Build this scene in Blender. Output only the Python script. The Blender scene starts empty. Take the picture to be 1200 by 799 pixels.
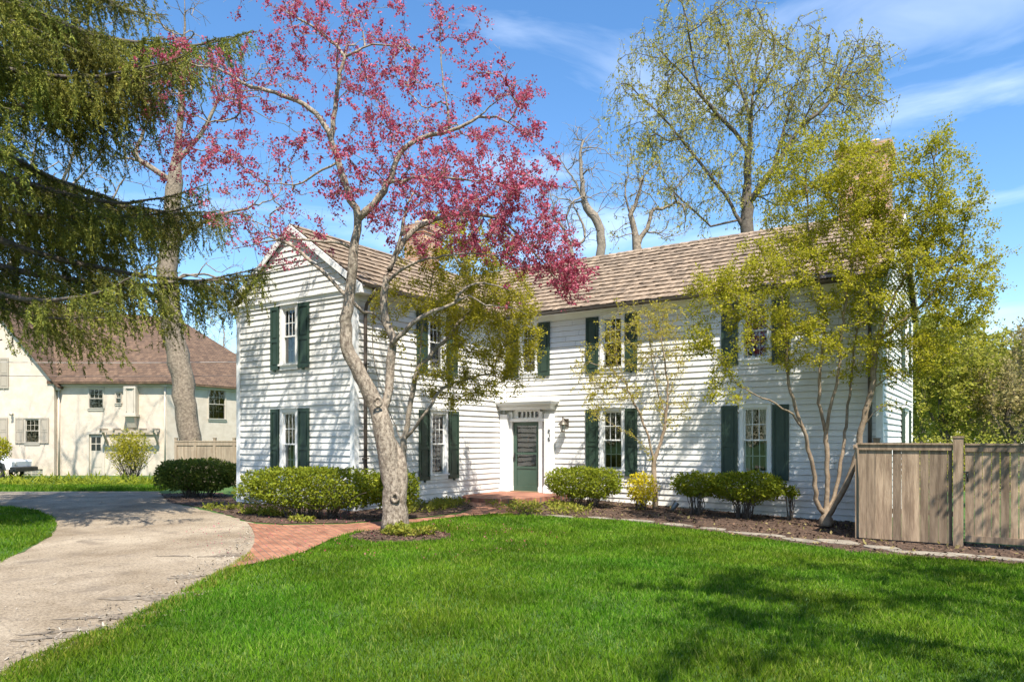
import bpy, bmesh, math, random
import numpy as np
from mathutils import Vector
rng = np.random.default_rng(7)
random.seed(7)
scene = bpy.context.scene
COL = scene.collection

# ------------------------------------------------------------------ camera
TH = math.radians(33.85)
C, S = math.cos(TH), math.sin(TH)
FPX, HY, EYE = 850.0, 515.0, 1.65
cd = bpy.data.cameras.new('camera')
cam = bpy.data.objects.new('camera', cd)
COL.objects.link(cam)
cam.location = (0, 0, EYE)
cam.rotation_euler = (math.radians(90), 0, TH)
cd.sensor_width = 36
cd.lens = FPX / 1200 * 36
cd.shift_y = (HY - 399.5) / 1200
cd.clip_start = 0.1
cd.clip_end = 3000
scene.camera = cam

# ------------------------------------------------------------------ light
SUNV = Vector((1.15, -1.0, 2.35)).normalized()
sun_el = math.asin(SUNV.z)
sun_rot = math.atan2(SUNV.x, SUNV.y)
world = bpy.data.worlds.new('World')
scene.world = world
world.use_nodes = True
nt = world.node_tree
nt.nodes.clear()
wo = nt.nodes.new('ShaderNodeOutputWorld')
bg = nt.nodes.new('ShaderNodeBackground')
bg.inputs['Strength'].default_value = 0.136
sky = nt.nodes.new('ShaderNodeTexSky')
sky.sky_type = 'NISHITA'
sky.sun_disc = False
sky.sun_elevation = sun_el
sky.sun_rotation = sun_rot
sky.air_density = 1.0
sky.dust_density = 0.4
sky.ozone_density = 2.2
# thin wispy cloud in the sky, by direction
tc = nt.nodes.new('ShaderNodeTexCoord')
mp = nt.nodes.new('ShaderNodeMapping')
mp.inputs['Scale'].default_value = (1.4, 1.4, 6.0)
mp.inputs['Rotation'].default_value = (0.25, 0.35, 0.4)
nz = nt.nodes.new('ShaderNodeTexNoise')
nz.inputs['Scale'].default_value = 1.6
nz.inputs['Detail'].default_value = 7
nz.inputs['Roughness'].default_value = 0.55
nz.inputs['Distortion'].default_value = 0.6
rp = nt.nodes.new('ShaderNodeValToRGB')
rp.color_ramp.elements[0].position = 0.53
rp.color_ramp.elements[0].color = (0, 0, 0, 1)
rp.color_ramp.elements[1].position = 0.80
rp.color_ramp.elements[1].color = (0.34, 0.34, 0.34, 1)
mx = nt.nodes.new('ShaderNodeMixRGB')
mx.inputs['Color2'].default_value = (8.5, 9.0, 9.6, 1)
hs = nt.nodes.new('ShaderNodeHueSaturation')
hs.inputs['Saturation'].default_value = 1.22
nt.links.new(tc.outputs['Generated'], mp.inputs['Vector'])
nt.links.new(mp.outputs[0], nz.inputs['Vector'])
nt.links.new(nz.outputs['Fac'], rp.inputs['Fac'])
nt.links.new(rp.outputs['Color'], mx.inputs['Fac'])
nt.links.new(sky.outputs[0], hs.inputs['Color'])
nt.links.new(hs.outputs[0], mx.inputs['Color1'])
nt.links.new(mx.outputs[0], bg.inputs['Color'])
nt.links.new(bg.outputs[0], wo.inputs['Surface'])
sd = bpy.data.lights.new('sun', 'SUN')
sd.energy = 5.0
sd.angle = math.radians(0.5)
sd.color = (1.0, 0.94, 0.84)
sun = bpy.data.objects.new('sun', sd)
COL.objects.link(sun)
sun.rotation_euler = (-SUNV).to_track_quat('-Z', 'Y').to_euler()
sun.location = (10, -10, 30)
scene.view_settings.view_transform = 'Standard'
scene.view_settings.look = 'None'
scene.view_settings.gamma = 1
scene.view_settings.exposure = 0.92
scene.cycles.max_bounces = 6
scene.cycles.transparent_max_bounces = 12

# ------------------------------------------------------------------ helpers
def P(r, f, z):
    """metres right of / ahead of the standing point, height z -> world"""
    return np.array((r * C - f * S, r * S + f * C, z))

def W(px, py, f):
    return P((px - 600) / FPX * f, f, EYE + (HY - py) / FPX * f)

def sst(a, b, x):
    t = np.clip((x - a) / (b - a), 0, 1)
    return t * t * (3 - 2 * t)

def ground_z(x, y):
    x = np.asarray(x, float); y = np.asarray(y, float)
    f = -x * S + y * C
    r = x * C + y * S
    g = -0.22 * sst(-11.5, -2.0, x) * sst(7, 15, y)
    g = g - 0.42 * sst(21, 36, f) * sst(-6, -14, r)
    return g

def G(px, py):
    """ground point seen at a pixel"""
    z = 0.0
    for _ in range(12):
        f = (EYE - z) * FPX / max(py - HY, 1)
        p = P((px - 600) / FPX * f, f, z)
        z = float(ground_z(p[0], p[1]))
    return p

def GF(px, f):
    p = P((px - 600) / FPX * f, f, 0)
    p[2] = float(ground_z(p[0], p[1]))
    return p

def on_main(px):  # x on the main front wall plane for a pixel column
    r = (px - 600) / FPX
    return YM * (r * C - S) / (r * S + C)

def on_front(px):
    r = (px - 600) / FPX
    return YF * (r * C - S) / (r * S + C)

def on_inner(px):
    r = (px - 600) / FPX
    return XI * (r * S + C) / (r * C - S)

YM, YF, XI, XL, XR, YB = 17.95, 11.87, -12.34, -16.66, -2.16, 24.65


class MB:
    def __init__(s):
        s.V = []; s.F = []; s.n = 0
    def add(s, V, F, mi=0, smooth=False):
        V = np.asarray(V, float).reshape(-1, 3)
        F = np.asarray(F, int)
        if F.ndim == 1:
            F = F[None]
        s.V.append(V); s.F.append((F + s.n, mi, smooth)); s.n += len(V)
        return s
    def quad(s, a, b, c, d, mi=0):
        return s.add([a, b, c, d], [[0, 1, 2, 3]], mi)
    def hexa(s, p, mi=0):
        """8 corners: bottom 0-3, top 4-7"""
        return s.add(p, [[0, 3, 2, 1], [4, 5, 6, 7], [0, 1, 5, 4], [1, 2, 6, 5], [2, 3, 7, 6], [3, 0, 4, 7]], mi)
    def box(s, x0, x1, y0, y1, z0, z1, fr=None, mi=0):
        p = [(x0, y0, z0), (x1, y0, z0), (x1, y1, z0), (x0, y1, z0), (x0, y0, z1), (x1, y0, z1), (x1, y1, z1), (x0, y1, z1)]
        if fr: p = [fr(*q) for q in p]
        return s.hexa(p, mi)
    def prism(s, poly, h0, h1, fr=None, mi=0):
        """poly in (x,y) extruded in z"""
        n = len(poly)
        p = [(x, y, h0) for x, y in poly] + [(x, y, h1) for x, y in poly]
        if fr: p = [fr(*q) for q in p]
        b = s.n
        s.V.append(np.asarray(p, float)); s.n += 2 * n
        s.F.append((np.asarray([list(range(n))[::-1]]) + b, mi, False))
        s.F.append((np.asarray([list(range(n, 2 * n))]) + b, mi, False))
        s.F.append((np.asarray([[i, (i + 1) % n, n + (i + 1) % n, n + i] for i in range(n)]) + b, mi, False))
        return s
    def tube(s, pts, rad, n=8, mi=0, cap=True, lump=0.0):
        pts = np.asarray(pts, float); m = len(pts)
        rad = np.broadcast_to(np.asarray(rad, float), (m,))
        t = np.gradient(pts, axis=0)
        t /= np.linalg.norm(t, axis=1, keepdims=True) + 1e-9
        ref = np.array((0.31, 0.17, 0.93)) if abs(t[0] @ np.array((0.31, 0.17, 0.93))) < 0.9 else np.array((1.0, 0.1, 0))
        u = ref - t * (t @ ref)[:, None]
        u /= np.linalg.norm(u, axis=1, keepdims=True) + 1e-9
        v = np.cross(t, u)
        a = np.arange(n) * 2 * math.pi / n
        rr = rad[:, None] * np.ones((m, n))
        if lump:
            rr = rr * (1 + lump * rng.normal(size=(m, n)))
        V = pts[:, None] + rr[:, :, None] * (np.cos(a)[None, :, None] * u[:, None] + np.sin(a)[None, :, None] * v[:, None])
        i = np.arange(m - 1)[:, None] * n; j = np.arange(n)[None]
        k = (j + 1) % n
        F = np.stack([i + j, i + k, i + n + k, i + n + j], -1).reshape(-1, 4)
        s.add(V.reshape(-1, 3), F, mi, True)
        if cap and n > 3:
            s.F.append((np.array([list(range(n))[::-1]]) + s.n - m * n, mi, False))
            s.F.append((np.array([list(range(n))]) + s.n - n, mi, False))
        return s
    def lathe(s, prof, n=16, o=(0, 0, 0), mi=0, smooth=True):
        prof = np.asarray(prof, float); m = len(prof)
        a = np.arange(n) * 2 * math.pi / n
        V = np.stack([prof[:, :1] * np.cos(a), prof[:, :1] * np.sin(a), np.repeat(prof[:, 1:], n, 1)], -1) + np.asarray(o)
        i = np.arange(m - 1)[:, None] * n; j = np.arange(n)[None]; k = (j + 1) % n
        F = np.stack([i + j, i + k, i + n + k, i + n + j], -1).reshape(-1, 4)
        return s.add(V.reshape(-1, 3), F, mi, smooth)
    def segs(s, A, B, ra, rb, mi=0):
        """many three-sided twigs at once"""
        A = np.asarray(A); B = np.asarray(B); n = len(A)
        if n == 0: return s
        t = B - A
        t = t / (np.linalg.norm(t, axis=1, keepdims=True) + 1e-9)
        ref = rng.normal(size=(n, 3))
        u = np.cross(t, ref); u /= np.linalg.norm(u, axis=1, keepdims=True) + 1e-9
        v = np.cross(t, u)
        ra = np.broadcast_to(ra, (n,))[:, None]; rb = np.broadcast_to(rb, (n,))[:, None]
        V = []
        for k in range(3):
            a = 2 * math.pi * k / 3
            V.append(A + ra * (math.cos(a) * u + math.sin(a) * v))
        for k in range(3):
            a = 2 * math.pi * k / 3
            V.append(B + rb * (math.cos(a) * u + math.sin(a) * v))
        V = np.stack(V, 1).reshape(-1, 3)
        b = np.arange(n)[:, None] * 6
        F = np.concatenate([b + np.array([[k, (k + 1) % 3, 3 + (k + 1) % 3, 3 + k]]) for k in range(3)])
        return s.add(V, F, mi, True)
    def build(s, name, mats, parent=None):
        me = bpy.data.meshes.new(name)
        V = np.concatenate(s.V)
        me.vertices.add(len(V)); me.vertices.foreach_set('co', V.ravel())
        li = np.concatenate([f.ravel() for f, _, _ in s.F])
        lt = np.concatenate([np.full(len(f), f.shape[1]) for f, _, _ in s.F])
        mi = np.concatenate([np.full(len(f), m) for f, m, _ in s.F])
        sm = np.concatenate([np.full(len(f), q) for f, _, q in s.F])
        me.loops.add(len(li)); me.loops.foreach_set('vertex_index', li.astype(np.int32))
        me.polygons.add(len(lt))
        me.polygons.foreach_set('loop_start', (np.cumsum(lt) - lt).astype(np.int32))
        me.polygons.foreach_set('loop_total', lt.astype(np.int32))
        me.polygons.foreach_set('material_index', mi.astype(np.int32))
        me.polygons.foreach_set('use_smooth', sm.astype(bool))
        for m in (mats if isinstance(mats, (list, tuple)) else [mats]):
            me.materials.append(m)
        me.update(calc_edges=True)
        me.validate()
        o = bpy.data.objects.new(name, me)
        COL.objects.link(o)
        if parent is not None:
            o.parent = parent
            if parent.type == 'EMPTY' or parent.location.length > 0:
                o.matrix_parent_inverse = parent.matrix_basis.inverted()
        return o


def tag(o, label=None, cat=None, group=None, kind=None):
    if label: o['label'] = label
    if cat: o['category'] = cat
    if group: o['group'] = group
    if kind: o['kind'] = kind
    return o

def empty(name, loc, label, cat, group=None):
    o = bpy.data.objects.new(name, None)
    o.empty_display_size = 0.3
    COL.objects.link(o)
    o.location = tuple(float(v) for v in loc)
    return tag(o, label, cat, group)

def frame(o, u, n):
    o = np.asarray(o, float); u = np.asarray(u, float); n = np.asarray(n, float)
    return lambda a, b, z: o + a * u + b * n + np.array((0, 0, z))

# ------------------------------------------------------------------ materials
MATS = {}
def mat(name, rgb, rough=0.6, noise=0.0, nscale=8.0, rgb2=None, bump=0.0, bscale=40.0, metal=0.0, spec=0.5, stretch=None, detail=5, island=0.0):
    m = bpy.data.materials.new(name); m.use_nodes = True
    t = m.node_tree; b = t.nodes['Principled BSDF']
    b.inputs['Roughness'].default_value = rough
    b.inputs['Metallic'].default_value = metal
    b.inputs['Specular IOR Level'].default_value = spec
    b.inputs['Base Color'].default_value = (*rgb, 1)
    tcn = t.nodes.new('ShaderNodeTexCoord')
    vec = tcn.outputs['Object']
    if stretch:
        mpn = t.nodes.new('ShaderNodeMapping'); mpn.inputs['Scale'].default_value = stretch
        t.links.new(vec, mpn.inputs['Vector']); vec = mpn.outputs[0]
    col = None
    if rgb2 is not None:
        n = t.nodes.new('ShaderNodeTexNoise'); n.inputs['Scale'].default_value = nscale; n.inputs['Detail'].default_value = detail
        n.inputs['Roughness'].default_value = 0.62
        t.links.new(vec, n.inputs['Vector'])
        r = t.nodes.new('ShaderNodeValToRGB')
        r.color_ramp.elements[0].position = 0.36; r.color_ramp.elements[0].color = (*rgb, 1)
        r.color_ramp.elements[1].position = 0.64; r.color_ramp.elements[1].color = (*rgb2, 1)
        t.links.new(n.outputs['Fac'], r.inputs['Fac'])
        col = r.outputs['Color']
    if island:
        g = t.nodes.new('ShaderNodeNewGeometry')
        mr = t.nodes.new('ShaderNodeMapRange'); mr.inputs['To Min'].default_value = 1 - island; mr.inputs['To Max'].default_value = 1 + island
        t.links.new(g.outputs['Random Per Island'], mr.inputs['Value'])
        h = t.nodes.new('ShaderNodeHueSaturation')
        t.links.new(mr.outputs[0], h.inputs['Value'])
        if col is not None: t.links.new(col, h.inputs['Color'])
        else: h.inputs['Color'].default_value = (*rgb, 1)
        col = h.outputs['Color']
    if col is not None: t.links.new(col, b.inputs['Base Color'])
    if bump:
        n2 = t.nodes.new('ShaderNodeTexNoise'); n2.inputs['Scale'].default_value = bscale; n2.inputs['Detail'].default_value = 6
        t.links.new(vec, n2.inputs['Vector'])
        bp = t.nodes.new('ShaderNodeBump'); bp.inputs['Strength'].default_value = bump; bp.inputs['Distance'].default_value = 0.02
        t.links.new(n2.outputs['Fac'], bp.inputs['Height'])
        t.links.new(bp.outputs[0], b.inputs['Normal'])
    MATS[name] = m
    return m

def leafmat(name, cols, trans=0.35, rough=0.55, big=None, spec=0.15):
    """foliage: per-leaf random colour, light passes through"""
    m = bpy.data.materials.new(name); m.use_nodes = True
    t = m.node_tree; b = t.nodes['Principled BSDF']; out = t.nodes['Material Output']
    b.inputs['Roughness'].default_value = rough
    b.inputs['Specular IOR Level'].default_value = spec
    g = t.nodes.new('ShaderNodeNewGeometry')
    r = t.nodes.new('ShaderNodeValToRGB')
    el = r.color_ramp.elements
    el[0].position = 0; el[0].color = (*cols[0], 1)
    el[1].position = 1; el[1].color = (*cols[-1], 1)
    for i, c in enumerate(cols[1:-1]):
        e = el.new((i + 1) / (len(cols) - 1)); e.color = (*c, 1)
    t.links.new(g.outputs['Random Per Island'], r.inputs['Fac'])
    col = r.outputs['Color']
    if big:  # broad colour patches: drier / lusher lawn; painted lit and shaded clumps on spruce
        tcn = t.nodes.new('ShaderNodeTexCoord')
        n = t.nodes.new('ShaderNodeTexNoise'); n.inputs['Scale'].default_value = big[0]; n.inputs['Detail'].default_value = 3
        t.links.new(tcn.outputs['Object'], n.inputs['Vector'])
        mr = t.nodes.new('ShaderNodeMapRange'); mr.inputs['From Min'].default_value = 0.35; mr.inputs['From Max'].default_value = 0.65
        mr.inputs['To Min'].default_value = 1 - big[1]; mr.inputs['To Max'].default_value = 1 + big[1]
        t.links.new(n.outputs['Fac'], mr.inputs['Value'])
        h = t.nodes.new('ShaderNodeHueSaturation'); t.links.new(col, h.inputs['Color'])
        t.links.new(mr.outputs[0], h.inputs['Value']); col = h.outputs[0]
        n3 = t.nodes.new('ShaderNodeTexNoise'); n3.inputs['Scale'].default_value = big[0] * 0.45; n3.inputs['Detail'].default_value = 4
        t.links.new(tcn.outputs['Object'], n3.inputs['Vector'])
        m3 = t.nodes.new('ShaderNodeMapRange'); m3.inputs['From Min'].default_value = 0.35; m3.inputs['From Max'].default_value = 0.65
        m3.inputs['To Min'].default_value = 0.475; m3.inputs['To Max'].default_value = 0.515
        t.links.new(n3.outputs['Fac'], m3.inputs['Value']); t.links.new(m3.outputs[0], h.inputs['Hue'])
    t.links.new(col, b.inputs['Base Color'])
    tr = t.nodes.new('ShaderNodeBsdfTranslucent'); t.links.new(col, tr.inputs['Color'])
    ms = t.nodes.new('ShaderNodeMixShader'); ms.inputs['Fac'].default_value = trans
    t.links.new(b.outputs[0], ms.inputs[1]); t.links.new(tr.outputs[0], ms.inputs[2])
    t.links.new(ms.outputs[0], out.inputs['Surface'])
    MATS[name] = m
    return m

def brickmat(name, c1, c2, mortar, bw, bh, rough=0.85, msize=0.008, bump=0.5, axes='XY', rot=0.0, rgbn=0.35):
    m = bpy.data.materials.new(name); m.use_nodes = True
    t = m.node_tree; b = t.nodes['Principled BSDF']; b.inputs['Roughness'].default_value = rough
    tcn = t.nodes.new('ShaderNodeTexCoord'); sep = t.nodes.new('ShaderNodeSeparateXYZ'); cmb = t.nodes.new('ShaderNodeCombineXYZ')
    t.links.new(tcn.outputs['Object'], sep.inputs[0])
    if axes == 'XY':
        t.links.new(sep.outputs['X'], cmb.inputs['X']); t.links.new(sep.outputs['Y'], cmb.inputs['Y'])
    else:
        ad = t.nodes.new('ShaderNodeMath'); t.links.new(sep.outputs['X'], ad.inputs[0]); t.links.new(sep.outputs['Y'], ad.inputs[1])
        t.links.new(ad.outputs[0], cmb.inputs['X']); t.links.new(sep.outputs['Z'], cmb.inputs['Y'])
    mpn = t.nodes.new('ShaderNodeMapping'); mpn.inputs['Rotation'].default_value = (0, 0, rot)
    t.links.new(cmb.outputs[0], mpn.inputs['Vector'])
    br = t.nodes.new('ShaderNodeTexBrick')
    br.inputs['Color1'].default_value = (*c1, 1); br.inputs['Color2'].default_value = (*c2, 1); br.inputs['Mortar'].default_value = (*mortar, 1)
    br.inputs['Scale'].default_value = 1; br.inputs['Mortar Size'].default_value = msize
    br.inputs['Brick Width'].default_value = bw; br.inputs['Row Height'].default_value = bh
    t.links.new(mpn.outputs[0], br.inputs['Vector'])
    n = t.nodes.new('ShaderNodeTexNoise'); n.inputs['Scale'].default_value = 3.0; n.inputs['Detail'].default_value = 7
    t.links.new(tcn.outputs['Object'], n.inputs['Vector'])
    mr = t.nodes.new('ShaderNodeMapRange'); mr.inputs['From Min'].default_value = 0.3; mr.inputs['From Max'].default_value = 0.7
    mr.inputs['To Min'].default_value = 1 - rgbn; mr.inputs['To Max'].default_value = 1 + rgbn
    t.links.new(n.outputs['Fac'], mr.inputs['Value'])
    h = t.nodes.new('ShaderNodeHueSaturation'); t.links.new(br.outputs['Color'], h.inputs['Color']); t.links.new(mr.outputs[0], h.inputs['Value'])
    t.links.new(h.outputs[0], b.inputs['Base Color'])
    n2 = t.nodes.new('ShaderNodeTexNoise'); n2.inputs['Scale'].default_value = 60
    t.links.new(tcn.outputs['Object'], n2.inputs['Vector'])
    sb = t.nodes.new('ShaderNodeMath'); sb.operation = 'SUBTRACT'
    t.links.new(n2.outputs['Fac'], sb.inputs[0]); t.links.new(br.outputs['Fac'], sb.inputs[1])
    bp = t.nodes.new('ShaderNodeBump'); bp.inputs['Strength'].default_value = bump; bp.inputs['Distance'].default_value = 0.01
    t.links.new(sb.outputs[0], bp.inputs['Height']); t.links.new(bp.outputs[0], b.inputs['Normal'])
    MATS[name] = m
    return m

def glassmat(name):
    m = bpy.data.materials.new(name); m.use_nodes = True
    t = m.node_tree; out = t.nodes['Material Output']; t.nodes.remove(t.nodes['Principled BSDF'])
    tr = t.nodes.new('ShaderNodeBsdfTransparent'); tr.inputs['Color'].default_value = (0.82, 0.86, 0.84, 1)
    gl = t.nodes.new('ShaderNodeBsdfGlossy'); gl.inputs['Roughness'].default_value = 0.015
    fr = t.nodes.new('ShaderNodeFresnel'); fr.inputs['IOR'].default_value = 1.65
    ml = t.nodes.new('ShaderNodeMath'); ml.operation = 'MULTIPLY_ADD'; ml.inputs[1].default_value = 1.3; ml.inputs[2].default_value = 0.05
    t.links.new(fr.outputs[0], ml.inputs[0])
    # slightly wavy panes
    tcn = t.nodes.new('ShaderNodeTexCoord'); n = t.nodes.new('ShaderNodeTexNoise'); n.inputs['Scale'].default_value = 3
    t.links.new(tcn.outputs['Object'], n.inputs['Vector'])
    bp = t.nodes.new('ShaderNodeBump'); bp.inputs['Strength'].default_value = 0.06; bp.inputs['Distance'].default_value = 0.05
    t.links.new(n.outputs['Fac'], bp.inputs['Height']); t.links.new(bp.outputs[0], gl.inputs['Normal'])
    ms = t.nodes.new('ShaderNodeMixShader'); t.links.new(ml.outputs[0], ms.inputs['Fac'])
    t.links.new(tr.outputs[0], ms.inputs[1]); t.links.new(gl.outputs[0], ms.inputs[2])
    t.links.new(ms.outputs[0], out.inputs['Surface'])
    return m

white = mat('white_paint', (0.76, 0.74, 0.70), 0.55, rgb2=(0.66, 0.64, 0.595), nscale=1.3, bump=0.2, bscale=60, stretch=(1.6, 1.6, 0.5), island=0.035, detail=9)
trimw = mat('white_trim', (0.80, 0.80, 0.78), 0.45, rgb2=(0.76, 0.75, 0.72), nscale=3)
shutg = mat('shutter_green', (0.021, 0.044, 0.028), 0.45, rgb2=(0.030, 0.056, 0.037), nscale=4, bump=0.1, bscale=30)
doorg = mat('door_green', (0.042, 0.082, 0.058), 0.4, rgb2=(0.052, 0.095, 0.068), nscale=2)
shake = mat('cedar_shakes', (0.17, 0.122, 0.082), 0.9, rgb2=(0.32, 0.24, 0.165), nscale=9, bump=0.6, bscale=35, stretch=(1, 1, 1), island=0.30)
shaked = mat('roof_deck', (0.04, 0.028, 0.02), 0.9)  # coloured near black to deepen the shade in gaps between shake courses
gutt = mat('gutter_metal', (0.10, 0.085, 0.07), 0.4, rgb2=(0.14, 0.12, 0.10), nscale=5)
bronze = mat('bronze_pipe', (0.055, 0.042, 0.033), 0.45, rgb2=(0.08, 0.06, 0.048), nscale=6)
glass = glassmat('window_glass')
dark = mat('room_dark', (0.035, 0.035, 0.033), 0.9)  # dark grey stands in for the unlit rooms behind the panes
curt = mat('curtain_cloth', (0.65, 0.63, 0.57), 0.9)
found = mat('foundation_block', (0.10, 0.09, 0.08), 0.95, rgb2=(0.06, 0.055, 0.05), nscale=6)
chimb = brickmat('chimney_brick', (0.42, 0.20, 0.11), (0.52, 0.29, 0.17), (0.48, 0.42, 0.36), 0.21, 0.072, axes='XZ', msize=0.008)
stone = mat('cap_stone', (0.30, 0.28, 0.26), 0.9, rgb2=(0.20, 0.19, 0.17), nscale=9)
blackm = mat('black_metal', (0.02, 0.02, 0.02), 0.4)
brassm = mat('brass', (0.55, 0.38, 0.15), 0.3, metal=1.0)
lampgl = mat('lamp_glass', (0.55, 0.55, 0.52), 0.15)

# ------------------------------------------------------------------ ground
def inside(poly, x, y):
    poly = np.asarray(poly); c = np.zeros(len(x), bool); n = len(poly)
    for i in range(n):
        x0, y0 = poly[i]; x1, y1 = poly[i - 1]
        if y0 == y1: continue
        k = ((y0 > y) != (y1 > y)) & (x < (x1 - x0) * (y - y0) / (y1 - y0) + x0)
        c ^= k
    return c

def wobble(poly, amp=0.04, step=0.25):
    out = []
    n = len(poly)
    for i in range(n):
        a = np.array(poly[i][:2]); b = np.array(poly[(i + 1) % n][:2])
        L = np.linalg.norm(b - a); m = max(1, min(60, int(L / step)))
        for k in range(m):
            q = a + (b - a) * k / m
            out.append(q + rng.normal(size=2) * amp * (1 if L < 40 else 0))
    return [tuple(q) for q in out]

def smooth_poly(pts, it=2):
    for _ in range(it):
        o = []
        for i in range(len(pts)):
            a = np.array(pts[i][:2]); b = np.array(pts[(i + 1) % len(pts)][:2])
            o += [a * 0.75 + b * 0.25, a * 0.25 + b * 0.75]
        pts = o
    return [tuple(p) for p in pts]

def sheet(name, poly, off, m, label=None):
    bm = bmesh.new()
    vs = [bm.verts.new((p[0], p[1], 0)) for p in poly]
    f = bm.faces.new(vs)
    bm.normal_update()
    if f.normal.z < 0: f.normal_flip()
    bmesh.ops.triangulate(bm, faces=bm.faces[:])
    xs = [p[0] for p in poly]; ys = [p[1] for p in poly]
    for ax, lo, hi in ((0, max(min(xs), -60), min(max(xs), 20)), (1, max(min(ys), -12), min(max(ys), 70))):
        k = math.ceil(lo)
        while k < hi:
            fine = 0.5 if (ax == 0 and -20 < k < 4) or (ax == 1 and 5 < k < 40) else 1.0
            no = (1, 0, 0) if ax == 0 else (0, 1, 0)
            co = (k, 0, 0) if ax == 0 else (0, k, 0)
            bmesh.ops.bisect_plane(bm, geom=bm.verts[:] + bm.edges[:] + bm.faces[:], plane_co=co, plane_no=no, dist=1e-5)
            k += fine
    for v in bm.verts:
        v.co.z = float(ground_z(v.co.x, v.co.y)) + off
    me = bpy.data.meshes.new(name); bm.to_mesh(me); bm.free()
    me.materials.append(m)
    o = bpy.data.objects.new(name, me); COL.objects.link(o)
    o['kind'] = 'structure'
    return o

soil = mat('lawn_soil', (0.040, 0.095, 0.010), 0.95, rgb2=(0.060, 0.120, 0.014), nscale=1.5, bump=0.4, bscale=50)
big = [(-400, -400), (400, -400), (400, 400), (-400, 400)]
sheet('ground', big, 0.0, soil)

# driveway: worn pale gravel over old asphalt
def drivemat():
    m = bpy.data.materials.new('driveway_gravel'); m.use_nodes = True
    t = m.node_tree; b = t.nodes['Principled BSDF']; b.inputs['Roughness'].default_value = 0.95
    b.inputs['Specular IOR Level'].default_value = 0.2
    tcn = t.nodes.new('ShaderNodeTexCoord')
    def noise(sc, det, ro=0.6):
        n = t.nodes.new('ShaderNodeTexNoise'); n.inputs['Scale'].default_value = sc; n.inputs['Detail'].default_value = det
        n.inputs['Roughness'].default_value = ro
        t.links.new(tcn.outputs['Object'], n.inputs['Vector']); return n
    def ramp(n, p0, c0, p1, c1):
        r = t.nodes.new('ShaderNodeValToRGB'); e = r.color_ramp.elements
        e[0].position = p0; e[0].color = (*c0, 1); e[1].position = p1; e[1].color = (*c1, 1)
        t.links.new(n.outputs[0], r.inputs['Fac']); return r
    def mix(kind, a, bb, fac):
        k = t.nodes.new('ShaderNodeMixRGB'); k.blend_type = kind
        t.links.new(a, k.inputs['Color1']); t.links.new(bb, k.inputs['Color2'])
        if isinstance(fac, float): k.inputs['Fac'].default_value = fac
        else: t.links.new(fac, k.inputs['Fac'])
        return k.outputs[0]
    base = ramp(noise(0.7, 6), 0.35, (0.215, 0.168, 0.115), 0.66, (0.36, 0.30, 0.222))
    sp = ramp(noise(38, 4, 0.85), 0.34, (0.28, 0.26, 0.24), 0.58, (1.2, 1.2, 1.2))
    c = mix('MULTIPLY', base.outputs[0], sp.outputs[0], 0.75)
    # darker stained patches
    n3 = noise(1.6, 8, 0.7)
    r3 = ramp(n3, 0.53, (0, 0, 0), 0.66, (0.75, 0.75, 0.75))
    dk = t.nodes.new('ShaderNodeRGB'); dk.outputs[0].default_value = (0.15, 0.12, 0.09, 1)
    c = mix('MIX', c, dk.outputs[0], r3.outputs[0])
    v = t.nodes.new('ShaderNodeTexVoronoi'); v.inputs['Scale'].default_value = 70
    t.links.new(tcn.outputs['Object'], v.inputs['Vector'])
    vr = ramp(v, 0.0, (0.75, 0.75, 0.75), 0.6, (1.2, 1.2, 1.2))
    c = mix('MULTIPLY', c, vr.outputs[0], 0.6)
    t.links.new(c, b.inputs['Base Color'])
    bp = t.nodes.new('ShaderNodeBump'); bp.inputs['Strength'].default_value = 0.55; bp.inputs['Distance'].default_value = 0.015
    t.links.new(noise(80, 4, 0.7).outputs[0], bp.inputs['Height']); t.links.new(bp.outputs[0], b.inputs['Normal'])
    return m
drive = drivemat()
mulch = mat('mulch', (0.035, 0.020, 0.012), 0.98, rgb2=(0.115, 0.068, 0.042), nscale=26, bump=1.0, bscale=45, detail=8)
chipm = mat('bark_chips', (0.05, 0.028, 0.018), 0.95, rgb2=(0.15, 0.09, 0.055), nscale=5, island=0.5)
pathb = brickmat('path_brick', (0.25, 0.100, 0.052), (0.33, 0.152, 0.085), (0.13, 0.095, 0.07), 0.2, 0.1, msize=0.006, bump=0.4, rot=0.5)
stoopb = brickmat('stoop_brick', (0.25, 0.095, 0.055), (0.33, 0.14, 0.085), (0.16, 0.12, 0.095), 0.2, 0.1, msize=0.007, bump=0.4)
flag = mat('flagstone', (0.17, 0.145, 0.11), 0.9, rgb2=(0.31, 0.27, 0.21), nscale=4, bump=0.5, bscale=18)

drive_edge = [G(-260, 1150), G(0, 792), G(60, 760), G(140, 731), G(212, 695), G(266, 668), G(297, 647), G(304, 629), G(296, 613), G(262, 603), G(232, 596), G(200, 589)]
drive_far = [GF(186, 23.3), GF(100, 23.4), GF(0, 23.3), GF(-300, 23.0), GF(-900, 22)]
drive_poly = [p[:2] for p in drive_edge + drive_far] + [tuple(P(-14, 2, 0)[:2]), tuple(P(-7.5, 0.5, 0)[:2])]
sheet('driveway', wobble(drive_poly, 0.03), 0.008, drive)

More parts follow.
